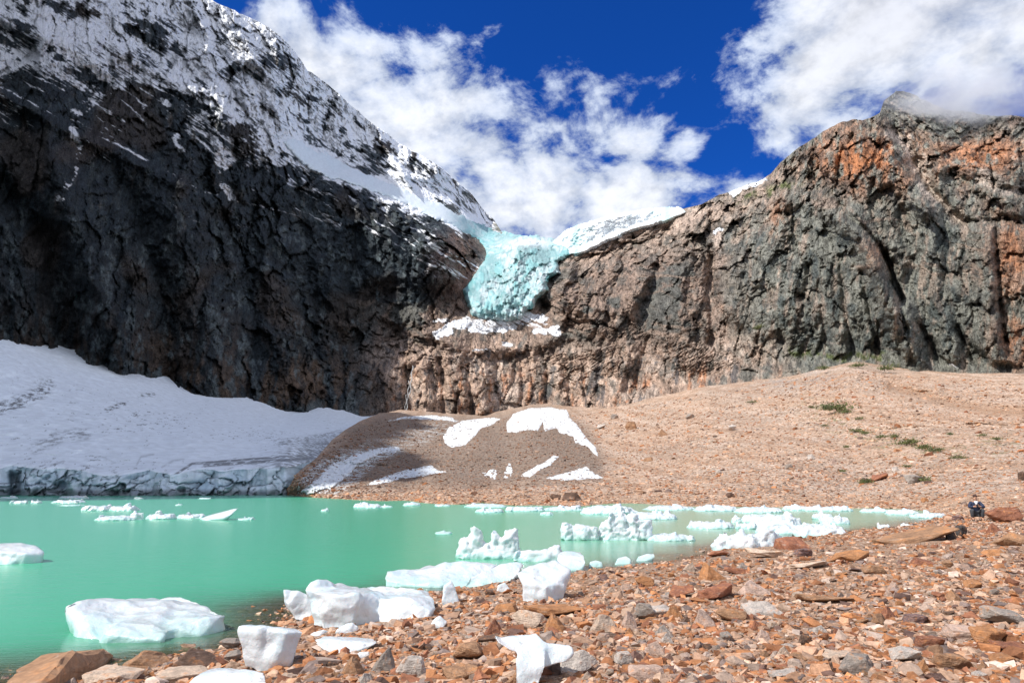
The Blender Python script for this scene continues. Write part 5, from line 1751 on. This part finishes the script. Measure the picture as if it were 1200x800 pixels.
ROCKS = [
 # px, foot py, w, h, kind, colour, label, landmark
 (160, 786, 58, 25, 'wedge', 'orange brown', "craggy orange brown rock between the corner slab and the ice slab", None),
 (118, 800, 62, 18, 'slab', 'beige', "pale tan slab leaning in front of the dark end of the corner slab", None),
 (225, 786, 58, 26, 'wedge', 'dark brown', "dark brown wedge of rock pointing up just left of the notched ice block", None),
 (205, 800, 60, 18, 'plate', 'beige', "beige rock with an orange rim right of the corner slab stones", None),
 (265, 762, 22, 14, 'chunk', 'grey', "grey round stone left of the notched ice block's upper corner", None),
 (270, 776, 18, 14, 'chunk', 'grey', "smooth grey stone touching the foot of the notched ice block", None),
 (447, 789, 30, 30, 'wedge', 'grey', "upright grey brown stone below the flat ice lens", None),
 (487, 792, 34, 24, 'plate', 'pale grey', "pale grey leaning slab right of the upright grey stone", None),
 (412, 792, 26, 22, 'wedge', 'orange brown', "rusty broken stone left of the upright grey stone", None),
 (545, 775, 36, 22, 'plate', 'orange brown', "brown flat stone left of the T shaped ice lump", None),
 (620, 737, 36, 24, 'plate', 'beige', "beige stone with a rusty patch above the T shaped ice lump", None),
 (652, 742, 28, 24, 'wedge', 'rust orange', "dark rust pyramid shaped stone above the T shaped ice lump", None),
 (655, 722, 64, 16, 'slab', 'rust orange', "long flat rusty slab below the squared ice boulder", "the long rusty slab"),
 (592, 718, 26, 12, 'plate', 'rust orange', "rust orange stone below the long ice shelf", None),
 (708, 742, 36, 24, 'wedge', 'beige', "pale beige pyramid with a dark right face right of the rust pyramid", "the beige pyramid"),
 (738, 738, 22, 22, 'wedge', 'pinkish', "pinkish pointed stone just right of the beige pyramid", None),
 (756, 728, 26, 22, 'chunk', 'grey', "grey brown block right of the pinkish pointed stone", None),
 (793, 727, 24, 18, 'wedge', 'rust orange', "triangular rust faced stone on the slope right of the grey brown block", None),
 (780, 748, 24, 16, 'wedge', 'grey', "grey stone with a shaded right face below the triangular rust stone", None),
 (757, 688, 22, 14, 'chunk', 'rust orange', "bright rust stone near the gravel edge above the beige pyramid", None),
 (803, 700, 30, 16, 'slab', 'red brown', "dark red brown slab left of the flat brick red rock", None),
 (838, 680, 32, 24, 'wedge', 'rust orange', "big orange pyramid boulder near the shoreline right of centre", "the orange pyramid boulder"),
 (864, 673, 24, 10, 'plate', 'red brown', "low red brown stone right of the orange pyramid boulder", None),
 (846, 704, 46, 21, 'slab', 'red brown', "flat topped brick red rock below the orange pyramid boulder", "the flat brick red rock"),
 (886, 697, 40, 20, 'wedge', 'pinkish', "pink and orange rock right of the flat brick red rock", None),
 (830, 735, 28, 22, 'wedge', 'pinkish', "stone with a pink lit face and brown shaded side below the brick red rock", None),
 (862, 728, 34, 17, 'plate', 'orange brown', "orange faced stone beside the long pale stone", None),
 (902, 723, 48, 18, 'slab', 'pale grey', "long pale grey stone below the pink and orange rock", "the long pale stone"),
 (775, 722, 34, 14, 'plate', 'pale grey', "pale mottled stone between grey block and triangular rust stone", None),
 (873, 668, 20, 10, 'wedge', 'grey', "small grey stone beside the low red brown stone", None),
 (940, 645, 44, 20, 'slab', 'red brown', "rusty arched rock in front of the ice jam", "the arched rock"),
 (945, 652, 22, 12, 'chunk', 'purplish', "purplish brown stone under the arched rock", None),
 (905, 654, 52, 14, 'slab', 'beige', "wide beige boulder at the waterline in front of the ice jam", None),
 (846, 652, 26, 9, 'plate', 'red brown', "low red stone at the waterline left of the ice jam", None),
 (1003, 658, 46, 15, 'slab', 'rust orange', "broad orange slab on the right slope below the ice jam", "the broad orange slab"),
 (955, 667, 46, 12, 'slab', 'beige', "long beige whaleback stone left of the broad orange slab", None),
 (1088, 662, 30, 12, 'wedge', 'red brown', "red brown stone below the large flat rock near the person", None),
 (1030, 672, 28, 13, 'plate', 'orange brown', "rusty stone below the broad orange slab", None),
 (980, 708, 60, 13, 'slab', 'orange brown', "long brown mottled slab in the middle of the right slope", "the long mottled slab"),
 (1122, 707, 24, 18, 'wedge', 'orange brown', "tan triangular stone right of the long mottled slab", None),
 (1146, 690, 22, 11, 'plate', 'rust orange', "bright orange flat stone on the right slope", None),
 (1044, 727, 20, 18, 'wedge', 'red brown', "red brown stone with a shadowed side on the lower right slope", None),
 (1080, 732, 26, 14, 'chunk', 'purplish', "dark purplish stone right of the red brown shadowed stone", None),
 (965, 742, 22, 10, 'wedge', 'pale grey', "small white stone in the gravel below the long mottled slab", None),
 (1098, 760, 30, 16, 'chunk', 'red brown', "brick red stone on the lower right slope", None),
 (1168, 755, 40, 24, 'plate', 'rust orange', "orange brown boulder near the right edge", "the orange boulder near the right edge"),
 (1140, 750, 40, 18, 'chunk', 'pinkish', "pinkish rounded stone left of the orange boulder near the right edge", None),
 (1192, 732, 50, 20, 'slab', 'grey', "greenish grey slab cut by the right edge of the picture", None),
 (1190, 765, 36, 14, 'slab', 'red brown', "red brown flat stone at the right edge below the orange boulder", None),
 (1010, 790, 44, 26, 'chunk', 'grey', "brown grey boulder at the bottom right of centre", "the brown grey boulder"),
 (1128, 786, 46, 22, 'plate', 'orange brown', "tan orange boulder near the bottom right corner", None),
 (1070, 776, 38, 18, 'plate', 'pale grey', "pale grey broken stone between the bottom boulders", None),
 (990, 775, 36, 14, 'slab', 'beige', "flat beige stone above the brown grey boulder", None),
 (920, 796, 30, 10, 'slab', 'pale grey', "pale slab at the bottom edge left of the brown grey boulder", None),
 (733, 780, 24, 18, 'chunk', 'pale grey', "cracked pale stone right of the T shaped ice lump", None),
 (680, 790, 44, 26, 'plate', 'pale grey', "ribbed grey slab touching the right side of the T shaped ice lump", None),
 (648, 788, 26, 14, 'plate', 'orange brown', "brown stone lodged under the right arm of the T shaped ice lump", None),
 (1105, 770, 26, 14, 'plate', 'orange brown', "rusty brown stone right of the brick red stone", None),
 (610, 806, 34, 24, 'slab', 'orange brown', "brown slab at the bottom edge left of the T shaped ice lump", None),
 (535, 800, 46, 20, 'slab', 'orange brown', "flat orange brown slab at the bottom edge between ice lens and T shaped lump", None),
 (577, 745, 24, 20, 'wedge', 'red brown', "dark red stone left of the beige stone with a rusty patch", None),
 (760, 800, 40, 22, 'plate', 'pinkish', "pink banded stone at the bottom edge right of the ribbed slab", None),
 (1186, 612, 34, 22, 'chunk', 'red brown', "dark red boulder at the right edge level with the person", "the dark red boulder"),
 (1170, 624, 18, 14, 'wedge', 'red brown', "pointed dark red rock beside the dark red boulder", None),
 (1196, 640, 38, 20, 'slab', 'orange brown', "big orange sloping block at the right edge below the dark red boulder", None),
 (1118, 632, 13, 18, 'chunk', 'blackish', "left of two black stones below the person", None),
 (1130, 630, 14, 17, 'chunk', 'blackish', "right of two black stones below the person", "the black stones"),
 (1126, 610, 14, 8, 'chunk', 'purplish', "dark stone on the shore just left of the person", None),
 (1168, 652, 22, 10, 'plate', 'rust orange', "flat rust stone below the big orange block at the right edge", None),
]
for px, py, w, h, kd, c, lb, lm_ in ROCKS:
    rock(lb, px, py, w, h, kd, c)
    if lm_: LAND.append((px, py, lm_))
def custom_rock(label, hull, colr, lm_=None, taken=None):
    P = np.array([at(a, b, d) for a, b, d in hull])
    lo, hi = P.min(0), P.max(0)
    s1 = (hi - lo).max() / 2
    c0 = (lo + hi) / 2
    me, l2, h2 = solid_rock(int(hull[0][0]) + 7, 1, 1, [tuple(p) for p in (P - c0) / s1], .7)
    me.materials.append(M_ROCK)
    o = bpy.data.objects.new("rock", me); col.objects.link(o)
    o.location = c0; o.scale = (s1,) * 3
    o.color = CN[colr] + (1,)
    tag(o, label, "rock")
    TAKEN.append((c0[0], c0[1], (hi[0] - lo[0]) * .4))
    if lm_: LAND.append((np.mean([h[0] for h in hull]), np.mean([h[1] for h in hull]), lm_))
    return o


custom_rock("huge slab rock at the bottom left corner, orange top and blackish shaded end",
            [(3, 796, 8.3), (12, 779, 9.2), (50, 767, 9.9), (86, 759, 9.3), (90, 759, 9.6), (98, 762, 10.4), (131, 762, 11.0), (129, 774, 10.9), (100, 820, 10.2), (40, 815, 7.5), (4, 825, 7.6), (30, 815, 9.5)], 'orange brown', "the huge corner slab")
# the large flat rock below the person, tilted down to the lake
fr_ = rock("largest flat rock on the shore, rusty top sloping down to the lake below the person", 1092, 634, 88, 18, 'slab', 'orange brown', rot=-.15, tilt=(.05, -.13), dep=.5, v=1)
LAND.append((1092, 634, "the large flat rock"))

# ------------------------------------------------------------------ more individual rocks, labelled from what they lie beside
cols_ = ['rust orange', 'orange brown', 'red brown', 'beige', 'pinkish', 'pale grey', 'grey', 'dark brown', 'purplish']
cw = np.array([.17, .16, .12, .15, .15, .07, .08, .06, .04]); cw /= cw.sum()
rr = np.random.RandomState(5)
placed = [(r_[0], r_[1] - r_[3] / 2, r_[2]) for r_ in ROCKS] + [(1092, 625, 92), (628, 770, 95), (320, 760, 80), (440, 710, 170), (405, 755, 80), (265, 795, 100), (635, 685, 64), (175, 735, 200), (575, 675, 60)]
cand = []
tries = 0
while len(cand) < 222 and tries < 9000:
    tries += 1
    px = rr.uniform(8, 1196)
    py = rr.uniform(618, 804) if px > 900 else rr.uniform(668, 804)
    g = to_ground(px, py)
    if g[2] < .06 or g[1] > 34:
        continue
    sz = float(np.clip(rr.lognormal(math.log(.115), .42), .07, .34))
    w = sz * 800 / g[1]
    if w < 7 or w > 34:
        continue
    if any(math.hypot(px - a, (py - b) * 1.8) < (w + c) * .52 for a, b, c in placed):
        continue
    placed.append((px, py, w))
    cand.append((px, py, w, rr.choice(cols_, p=cw), g))
SHAPE = {'slab': 'flat slab', 'chunk': 'blocky rock', 'wedge': 'pointed rock', 'plate': 'angular rock'}
RANK = ['nearest', 'second nearest', 'third nearest', 'fourth nearest', 'fifth nearest', 'sixth nearest', 'seventh nearest', 'eighth nearest', 'ninth nearest', 'tenth nearest']
info = []
for px, py, w, c, g in cand:
    kd = rr.choice(['slab', 'chunk', 'wedge', 'plate'], p=[.2, .25, .25, .3])
    lmk = min(LAND, key=lambda L: math.hypot(L[0] - px, (L[1] - py) * 1.6))
    dx, dy_ = px - lmk[0], py - lmk[1]
    side = 'right of' if dx > abs(dy_) * 1.3 else 'left of' if -dx > abs(dy_) * 1.3 else 'below' if dy_ > 0 else 'above'
    info.append([px, py, w, c, g, kd, lmk[2], side, math.hypot(dx, dy_)])
from collections import defaultdict
bins = defaultdict(list)
for i, q in enumerate(info):
    bins[(q[3], q[5], q[6], q[7])].append(i)
labels = {}
for key, ids in bins.items():
    ids.sort(key=lambda i: info[i][8])
    for n_, i in enumerate(ids):
        c, kd, lmk, side = key
        labels[i] = (f"{c} {SHAPE[kd]} " if len(ids) == 1 else f"{RANK[min(n_, 9)]} {c} {SHAPE[kd]} ") + f"{side} {lmk}"
for i, (px, py, w, c, g, kd, a, b, d) in enumerate(info):
    hh = w * {'slab': .34, 'chunk': .7, 'wedge': .72, 'plate': .5}[kd] * rr.uniform(.8, 1.15)
    rock(labels[i], px, py, w, hh, kd, c, pos=g, dep=rr.uniform(.6, 1.0), group="loose rocks lying on the gravel shore")
print("rocks", len(info))

# loose stones past counting
P1 = near_pts(68000, -220, 1520, 600, 880)
Yv = P1[:, 1]
S1 = np.clip(rnd.lognormal(0, .5, len(P1)) * .042 * (1 + Yv / 15), .018, .35)
k = clear(P1)
P1, S1 = P1[k], S1[k]
# fewer under water
k = (P1[:, 2] > .0) | (rnd.rand(len(P1)) < .35)
P1, S1 = P1[k], S1[k]
scatter("shore_stones", P1, S1, M_STONE, "countless small angular beige, rust and grey stones covering the shore", "stones", tint=np.array([1, 1, 1]))
PB = near_pts(16000, 900, 1290, 580, 632)
SB = np.clip(rnd.lognormal(0, .5, len(PB)) * .0034 * PB[:, 1], .05, .6)
k = clear(PB) & (PB[:, 2] > 0)
scatter('shore_stones', PB[k], SB[k], M_STONE, 'small stones on the far right of the shore beyond the flat rock', 'stones')
P2 = near_pts(19000, -220, 1520, 610, 880, .0)
S2 = np.clip(rnd.lognormal(0, .45, len(P2)) * .10 * (1 + P2[:, 1] / 30), .05, .4)
k = clear(P2)
scatter("shore_cobbles", P2[k], S2[k], M_STONE, "fist sized angular stones mixed in the shore gravel", "stones")

# talus stones on the far slope
n = 62000
cidx = rnd.randint(0, len(spx) - 1, n)
ridx = (rnd.rand(n) ** 1.5 * (NS - 14)).astype(int)
keep_ = spx[cidx] < 1300
cidx, ridx = cidx[keep_], ridx[keep_]
P3 = SV[ridx, cidx] + np.stack([rnd.uniform(-.5, .5, len(cidx)) * SV[ridx, cidx][:, 1] / 700] * 1 + [np.zeros(len(cidx))] * 2, -1)
S3 = np.clip(rnd.lognormal(0, .55, len(P3)) * .0026 * P3[:, 1], .12, 3.2) * np.where(P3[:, 1] < 150, 1.1, .9)
on = P3[:, 2] > .0
sdm = sdpoly(spx[cidx], SPY[ridx, cidx], [(340, 580), (372, 540), (405, 505), (440, 485), (560, 485), (645, 474), (690, 500), (716, 545), (705, 566), (600, 572), (480, 576)])
mnd = sdm > 0
pw2 = np.array([.2, .14, .16, .12, .06, .07, .06, .05, .02, .03, .05, .04]); pw2 /= pw2.sum()
k = on & ~mnd
scatter("talus_stones", P3[k], S3[k], M_FARSTONE, "countless loose stones strewn over the far rubble slope", "stones", pw=pw2, tint=np.array([1.0, .96, .92]))
k = on & mnd
scatter("moraine_stones", P3[k], S3[k] * .8, M_FARSTONE, "countless grey brown stones covering the moraine mound", "stones", pw=pw2, tint=np.array([.62, .6, .6]))

# single boulders on the far slope
M_FB = M_BOULDER
FT = {}
for kd in RT:
    FT[kd] = []
    for me, lo, hi in RT[kd]:
        m2 = me.copy(); m2.materials.clear(); m2.materials.append(M_BOULDER)
        FT[kd].append((m2, lo, hi))


def far_boulder(label, px, py, wpx, hpx, kd, c):
    x, y, z = slope_at(px, py)
    r = np.random.RandomState(int(px * 3 + py))
    me, lo, hi = FT[kd][r.randint(5)]
    o = bpy.data.objects.new("boulder", me)
    col.objects.link(o)
    w = wpx * y / 800; h = hpx * y / 800
    o.scale = (w / (hi[0] - lo[0]), w * .8 / (hi[1] - lo[1]), h * 1.35 / (hi[2] - lo[2]))
    o.rotation_euler = (r.uniform(-.1, .1), r.uniform(-.1, .1), r.choice([0, math.pi]) + r.uniform(-.4, .4))
    o.location = (x, y - w * .2, z - h * .3 - lo[2] * o.scale[2])
    c = CN[c]
    o.color = (c[0], c[1], c[2], 1)
    return tag(o, label, "boulder", "boulders scattered on the far rubble slope")


for px, py, w, h, kd, c, lb in [
 (1029, 563, 20, 8, 'slab', 'red brown', "wide rust boulder among shrubs low on the far slope"),
 (1066, 565, 20, 9, 'chunk', 'grey', "grey boulder in front of a shrub low on the far slope"),
 (1012, 566, 14, 6, 'plate', 'dark brown', "dark boulder left of the wide rust boulder on the far slope"),
 (1196, 563, 10, 10, 'chunk', 'dark brown', "dark boulder at the right edge of the picture on the far slope"),
 (857, 504, 9, 6, 'chunk', 'pale grey', "pale boulder alone on the middle of the far slope"),
 (923, 549, 9, 6, 'chunk', 'grey', "grey boulder low on the far slope above the ice jam"),
 (840, 556, 8, 5, 'chunk', 'pale grey', "pale boulder just above the far shore left of the jam"),
 (855, 582, 11, 5, 'plate', 'dark brown', "dark flat boulder at the far shore behind the jam"),
 (740, 502, 14, 8, 'chunk', 'orange brown', "orange boulder at the upper left of the far slope"),
 (776, 510, 12, 7, 'wedge', 'orange brown', "second orange boulder at the upper left of the far slope"),
 (704, 502, 11, 5, 'slab', 'pale grey', "flat pale boulder beside the biggest snow patch"),
 (950, 538, 9, 6, 'chunk', 'pale grey', "white boulder above the jam on the far slope"),
 (975, 543, 8, 6, 'wedge', 'pinkish', "pinkish boulder right of the white one above the jam"),
 (670, 586, 22, 9, 'chunk', 'dark brown', "dark brown boulder cluster at the far shore behind the iceberg"),
 (650, 585, 13, 6, 'plate', 'dark brown', "dark boulder left of the dark cluster on the far shore"),
 (808, 490, 10, 5, 'plate', 'grey', "grey boulder high on the far slope under the brown cliff"),
 (720, 490, 9, 5, 'chunk', 'grey', "small grey boulder near the cliff foot by the snow lobe"),
 (1048, 552, 9, 5, 'plate', 'pale grey', "pale boulder above the grey boulder among the shrubs"),
 (1082, 588, 9, 5, 'plate', 'rust orange', "rust boulder on the far shore behind the last floe"),
 (758, 540, 11, 4, 'plate', 'orange brown', "low orange boulder in the middle left of the far slope")]:
    far_boulder(lb, px, py, w, h, kd, c)

# ------------------------------------------------------------------ cloud touching the right peak
mv = bpy.data.materials.new("cloud_vapour"); mv.use_nodes = True
nv = mv.node_tree; nv.nodes.clear()
ov = nv.nodes.new('ShaderNodeOutputMaterial'); pv = nv.nodes.new('ShaderNodeVolumePrincipled')
nv.links.new(pv.outputs[0], ov.inputs['Volume'])
pv.inputs['Color'].default_value = (.96, .97, 1, 1); pv.inputs['Anisotropy'].default_value = .3
cvv = coords(nv)
fv = noise_(nv, cvv, 2.1, 4, .6)
ln = nv.nodes.new('ShaderNodeVectorMath'); ln.operation = 'LENGTH'; nv.links.new(cvv, ln.inputs[0])
fall = maprange(nv, ln.outputs['Value'], .25, 1.0, 1.0, 0.0)
dens = math_(nv, 'MULTIPLY', maprange(nv, fv, .36, .66), fall)
nv.links.new(math_(nv, 'MULTIPLY', dens, .055), pv.inputs['Density'])
bmv = bmesh.new(); bmesh.ops.create_icosphere(bmv, subdivisions=3, radius=1)
mev = bpy.data.meshes.new("peak_cloud"); bmv.to_mesh(mev); bmv.free(); mev.materials.append(mv)
for i, (px, py, Yc_, rx, ry, rz) in enumerate([(1130, 116, 655, 105, 70, 28)]):
    oc = bpy.data.objects.new("peak_cloud", mev); col.objects.link(oc)
    oc.location = at(px, py, Yc_); oc.scale = (rx, ry, rz); oc.rotation_euler = (0, .12, 0)
    tag(oc, "thin grey cloud clinging to the summit of the right mountain", "cloud", kind='stuff')

# ------------------------------------------------------------------ shrubs on the slope
mL, ntl, bl = new_mat("shrub_leaves")
v_ = coords(ntl)
cc_ = mixc(ntl, maprange(ntl, noise_(ntl, v_, 1.5, 3), .35, .65), (.055, .075, .022), (.13, .14, .04))
ntl.links.new(cc_, bl.inputs['Base Color']); bl.inputs['Roughness'].default_value = .7
mS = mat_plain("shrub_wood", (.10, .07, .05))


def shrub_mesh(seed):
    r = np.random.RandomState(seed)
    n = 420
    c = r.normal(size=(n, 3)) * np.array([.45, .3, .16]); c[:, 2] = np.abs(c[:, 2]) + .04
    cl = r.normal(size=(7, 2)) * np.array([.4, .25])
    c[:, :2] += cl[r.randint(7, size=n)]
    s = r.uniform(.04, .085, n)
    a = r.normal(size=(n, 3)); a /= np.linalg.norm(a, axis=1)[:, None]
    b = np.cross(a, r.normal(size=(n, 3))); b /= np.linalg.norm(b, axis=1)[:, None]
    V = np.stack([c - a * s[:, None], c + b * s[:, None] * .6, c + a * s[:, None], c - b * s[:, None] * .6], 1).reshape(-1, 3)
    F = np.arange(4 * n).reshape(n, 4)
    st = []
    for i in range(6):
        q = cl[i]
        st.append([(0, 0, -.1), (.03, 0, -.1), (q[0] + .02, q[1], .28), (q[0], q[1], .28)])
    sv = np.array(st).reshape(-1, 3); sf = np.arange(24).reshape(6, 4)
    out = []
    for nm, vv, ff, mm in (("leaves", V, F, mL), ("stem", sv, sf, mS)):
        o = mesh_np(nm, vv, ff, mm, smooth=False)
        out.append(o)
    return out


SHB = [shrub_mesh(900 + i) for i in range(4)]
used = set()
SH = [(979, 482, 18, "widest green shrub mat high on the far slope"), (990, 484, 10, "shrub touching the right of the widest mat"), (969, 478, 8, "shrub touching the left of the widest mat"),
      (948, 478, 5, "lone tiny shrub left of the highest mat"), (1007, 492, 6, "small shrub just below the highest mats"), (1000, 507, 9, "shrub at the upper left end of the middle shrub chain"),
      (1010, 509, 7, "second shrub of the middle shrub chain"), (1029, 514, 8, "pale shrub in the middle shrub chain"), (1047, 513, 9, "dark shrub where the shrub chain thickens"),
      (1057, 522, 14, "darkest shrub clump at the centre of the chain"), (1066, 519, 8, "shrub above the right of the darkest clump"), (1078, 527, 12, "shrub right of the darkest clump"),
      (1090, 530, 9, "low shrub near the right end of the chain"), (1097, 528, 6, "last shrub at the right end of the chain"), (1117, 538, 9, "lone shrub below the right end of the chain"),
      (1013, 567, 11, "shrub beside the dark boulder low on the slope"), (1072, 564, 12, "shrub behind the grey boulder low on the slope"), (1060, 548, 6, "small shrub above the grey boulder"),
      (990, 525, 6, "pale tuft below the left of the shrub chain"), (965, 500, 5, "tuft left of the middle shrub chain"), (1110, 510, 6, "tuft right above the shrub chain"),
      (1150, 512, 6, "tuft on the right part of the slope"), (1165, 516, 7, "tuft nearest the right edge of the slope"), (985, 553, 6, "tuft above the boulders, left"), (880, 473, 6, "tuft high on the slope under the brown cliff"),
      (965, 433, 9, "mossy shrub at the cliff foot left of the grey ribs"), (1005, 430, 10, "mossy shrub at the foot of the grey cliff"), (1035, 434, 12, "yellow green mat at the foot of the ribbed cliff"), (890, 385, 8, "dark shrub on the cliff ledge at left of the grey wall")]
for i, (px, py, w, lb) in enumerate(SH):
    x, y, z = slope_at(px, py) if py > 440 else at(px, py, float(mtnY(px, py)) - 20)
    rt = bpy.data.objects.new("shrub", None)
    col.objects.link(rt)
    rt.location = (x, y - 1.0, z + .1)
    s_ = w * y / 800 / 1.1
    rt.scale = (s_, s_, s_ * 1.5)
    rt.rotation_euler = (0, 0, i * 1.3)
    tag(rt, lb, "shrub", "low shrubs growing on the far rubble slope")
    for p_ in SHB[i % 4]:
        if (i % 4, p_.name) in used:
            q = p_.copy(); col.objects.link(q)
        else:
            q = p_; used.add((i % 4, p_.name))
        q.parent = rt

# ------------------------------------------------------------------ the person crouching on the shore
def skin_mesh(name, verts, edges, radii, mat, parent=None, sub=2, root=0, flat=None):
    me = bpy.data.meshes.new(name)
    me.from_pydata(verts, edges, [])
    o = bpy.data.objects.new(name, me); col.objects.link(o)
    m = o.modifiers.new('k', 'SKIN'); m.use_smooth_shade = True
    for i, r in enumerate(radii):
        me.skin_vertices[0].data[i].radius = (r, r) if isinstance(r, (int, float)) else r
        me.skin_vertices[0].data[i].use_root = (i == root)
    s = o.modifiers.new('u', 'SUBSURF'); s.levels = sub; s.render_levels = sub
    dg = bpy.context.evaluated_depsgraph_get()
    me2 = bpy.data.meshes.new_from_object(o.evaluated_get(dg))
    o.modifiers.clear(); o.data = me2
    me2.materials.clear(); me2.materials.append(mat)
    for p in me2.polygons: p.use_smooth = True
    if parent: o.parent = parent
    return o


mSkin = mat_plain("skin", (.48, .27, .18), .6, .05)
mJack = mat_plain("navy_jacket", (.018, .028, .065), .75, .3)
mPant = mat_plain("grey_trousers", (.06, .065, .075), .85, .3)
mHair = mat_plain("brown_hair", (.055, .022, .014), .6, .4, 60)
mWhite = mat_plain("white_scarf", (.7, .72, .75), .8, .1)
mBlack = mat_plain("black_plastic", (.02, .02, .022), .4, .1)
mBoot = mat_plain("brown_leather", (.10, .06, .04), .7, .3)
px_, py_, pz_ = to_ground(1146, 611)
person = bpy.data.objects.new("person", None)
col.objects.link(person)
person.location = (px_, py_, pz_ + .03)
person.rotation_euler = (0, 0, -.42)
person.scale = (1.12, 1.12, 1.12)
tag(person, "person crouching on the shore in a dark blue jacket holding something at the chest", "person")
# facing -Y; hip low, knees up
B = [(0, .16, .30), (0, .13, .48), (0, .02, .68), (0, -.04, .80), (0, -.07, .90),            # pelvis, waist, chest, neck, head base
     (0, -.09, .99),                                                                          # head
     (.10, .12, .29), (.20, -.24, .47), (.17, -.10, .09), (.18, -.24, .04),                   # right leg
     (-.10, .12, .29), (-.20, -.22, .46), (-.17, -.08, .09), (-.18, -.22, .04),
     (.17, .02, .73), (.27, -.12, .55), (.08, -.30, .60),
     (-.17, .02, .73), (-.27, -.12, .55), (-.06, -.30, .60)]
E = [(0, 1), (1, 2), (2, 3), (3, 4), (4, 5), (0, 6), (6, 7), (7, 8), (8, 9), (0, 10), (10, 11), (11, 12), (12, 13), (2, 14), (14, 15), (15, 16), (2, 17), (17, 18), (18, 19)]
R = [(.15, .12), (.14, .11), (.16, .11), .055, .07, (.075, .085), .085, .062, .045, .04, .085, .062, .045, .04, .06, .045, .032, .06, .045, .032]
skin_mesh("body", B, E, R, mSkin, person)
skin_mesh("jacket", [B[0], B[1], B[2], (0, -.02, .76), B[14], B[15], (.13, -.26, .59), B[17], B[18], (-.11, -.26, .59)],
          [(0, 1), (1, 2), (2, 3), (2, 4), (4, 5), (5, 6), (2, 7), (7, 8), (8, 9)],
          [(.185, .16), (.18, .15), (.20, .15), .10, .088, .072, .056, .088, .072, .056], mJack, person)
skin_mesh("trousers", [B[0], B[6], B[7], (.172, -.12, .13), B[10], B[11], (-.172, -.10, .13)], [(0, 1), (1, 2), (2, 3), (0, 4), (4, 5), (5, 6)],
          [(.165, .14), .105, .085, .066, .105, .085, .066], mPant, person)
for s_ in (1, -1):
    skin_mesh("boot", [(.17 * s_, -.06, .12), (.17 * s_, -.06, .03), (.18 * s_, -.24, .02)], [(0, 1), (1, 2)], [.06, .06, .05], mBoot, person, 1, 1)
skin_mesh("hair", [(0, -.03, .93), (0, -.04, 1.03), (0, -.08, 1.085)], [(0, 1), (1, 2)], [(.07, .06), (.10, .09), (.075, .08)], mHair, person)
skin_mesh("scarf", [(-.07, -.13, .80), (0, -.16, .76), (.07, -.13, .80), (.0, -.19, .66)], [(0, 1), (1, 2), (1, 3)], [.035, .05, .035, .04], mWhite, person, 1, 1)
# fingers closed on the camera
for s_ in (1, -1):
    for f in range(4):
        bx = .075 * s_
        skin_mesh("finger", [(bx + .01 * s_, -.31, .635 - f * .02), (bx - .005 * s_, -.355, .635 - f * .02), (bx - .04 * s_, -.372, .635 - f * .02)], [(0, 1), (1, 2)], [.010, .009, .008], mSkin, person, 1)
    skin_mesh("thumb", [(.07 * s_, -.30, .65), (.055 * s_, -.30, .675), (.03 * s_, -.305, .68)], [(0, 1), (1, 2)], [.011, .010, .009], mSkin, person, 1)
# face
skin_mesh("nose", [(0, -.165, 1.005), (0, -.185, .98)], [(0, 1)], [.008, .013], mSkin, person, 1)
for s_ in (1, -1):
    skin_mesh("eye", [(.03 * s_, -.158, 1.01), (.034 * s_, -.158, 1.01)], [(0, 1)], [.009, .009], mBlack, person, 1)
    skin_mesh("ear", [(.078 * s_, -.08, 1.01), (.082 * s_, -.08, .975)], [(0, 1)], [.014, .012], mSkin, person, 1)
skin_mesh("mouth", [(-.02, -.162, .955), (.02, -.162, .955)], [(0, 1)], [.006, .006], mat_plain("lips", (.35, .12, .10)), person, 1)
# the thing in the hands: a small dark camera
bm = bmesh.new()
bmesh.ops.create_cube(bm, size=1)
for v in bm.verts: v.co = Vector((v.co.x * .12, v.co.y * .05, v.co.z * .08))
r_ = bmesh.ops.create_cone(bm, cap_ends=True, segments=20, radius1=.032, radius2=.030, depth=.06, matrix=Matrix.Translation((0, -.05, 0)) @ Matrix.Rotation(math.pi / 2, 4, 'X'))
r_ = bmesh.ops.create_cube(bm, size=1, matrix=Matrix.Translation((0, 0, .048)) @ Matrix.Diagonal((.045, .04, .022, 1)))
me = bpy.data.meshes.new("camera_body"); bm.to_mesh(me); bm.free(); me.materials.append(mBlack)
hc = bpy.data.objects.new("handheld_camera", me); col.objects.link(hc)
rotm = Matrix.Rotation(-.42, 3, 'Z')
hp = rotm @ Vector((0, -.345, .605)) * 1.12
hc.location = (px_ + hp.x, py_ + hp.y, pz_ + .03 + hp.z)
hc.rotation_euler = (0, 0, -.42)
bv = hc.modifiers.new('b', 'BEVEL'); bv.width = .006; bv.segments = 2
tag(hc, "small dark camera held in the crouching person's hands", "camera")
print("objects done")
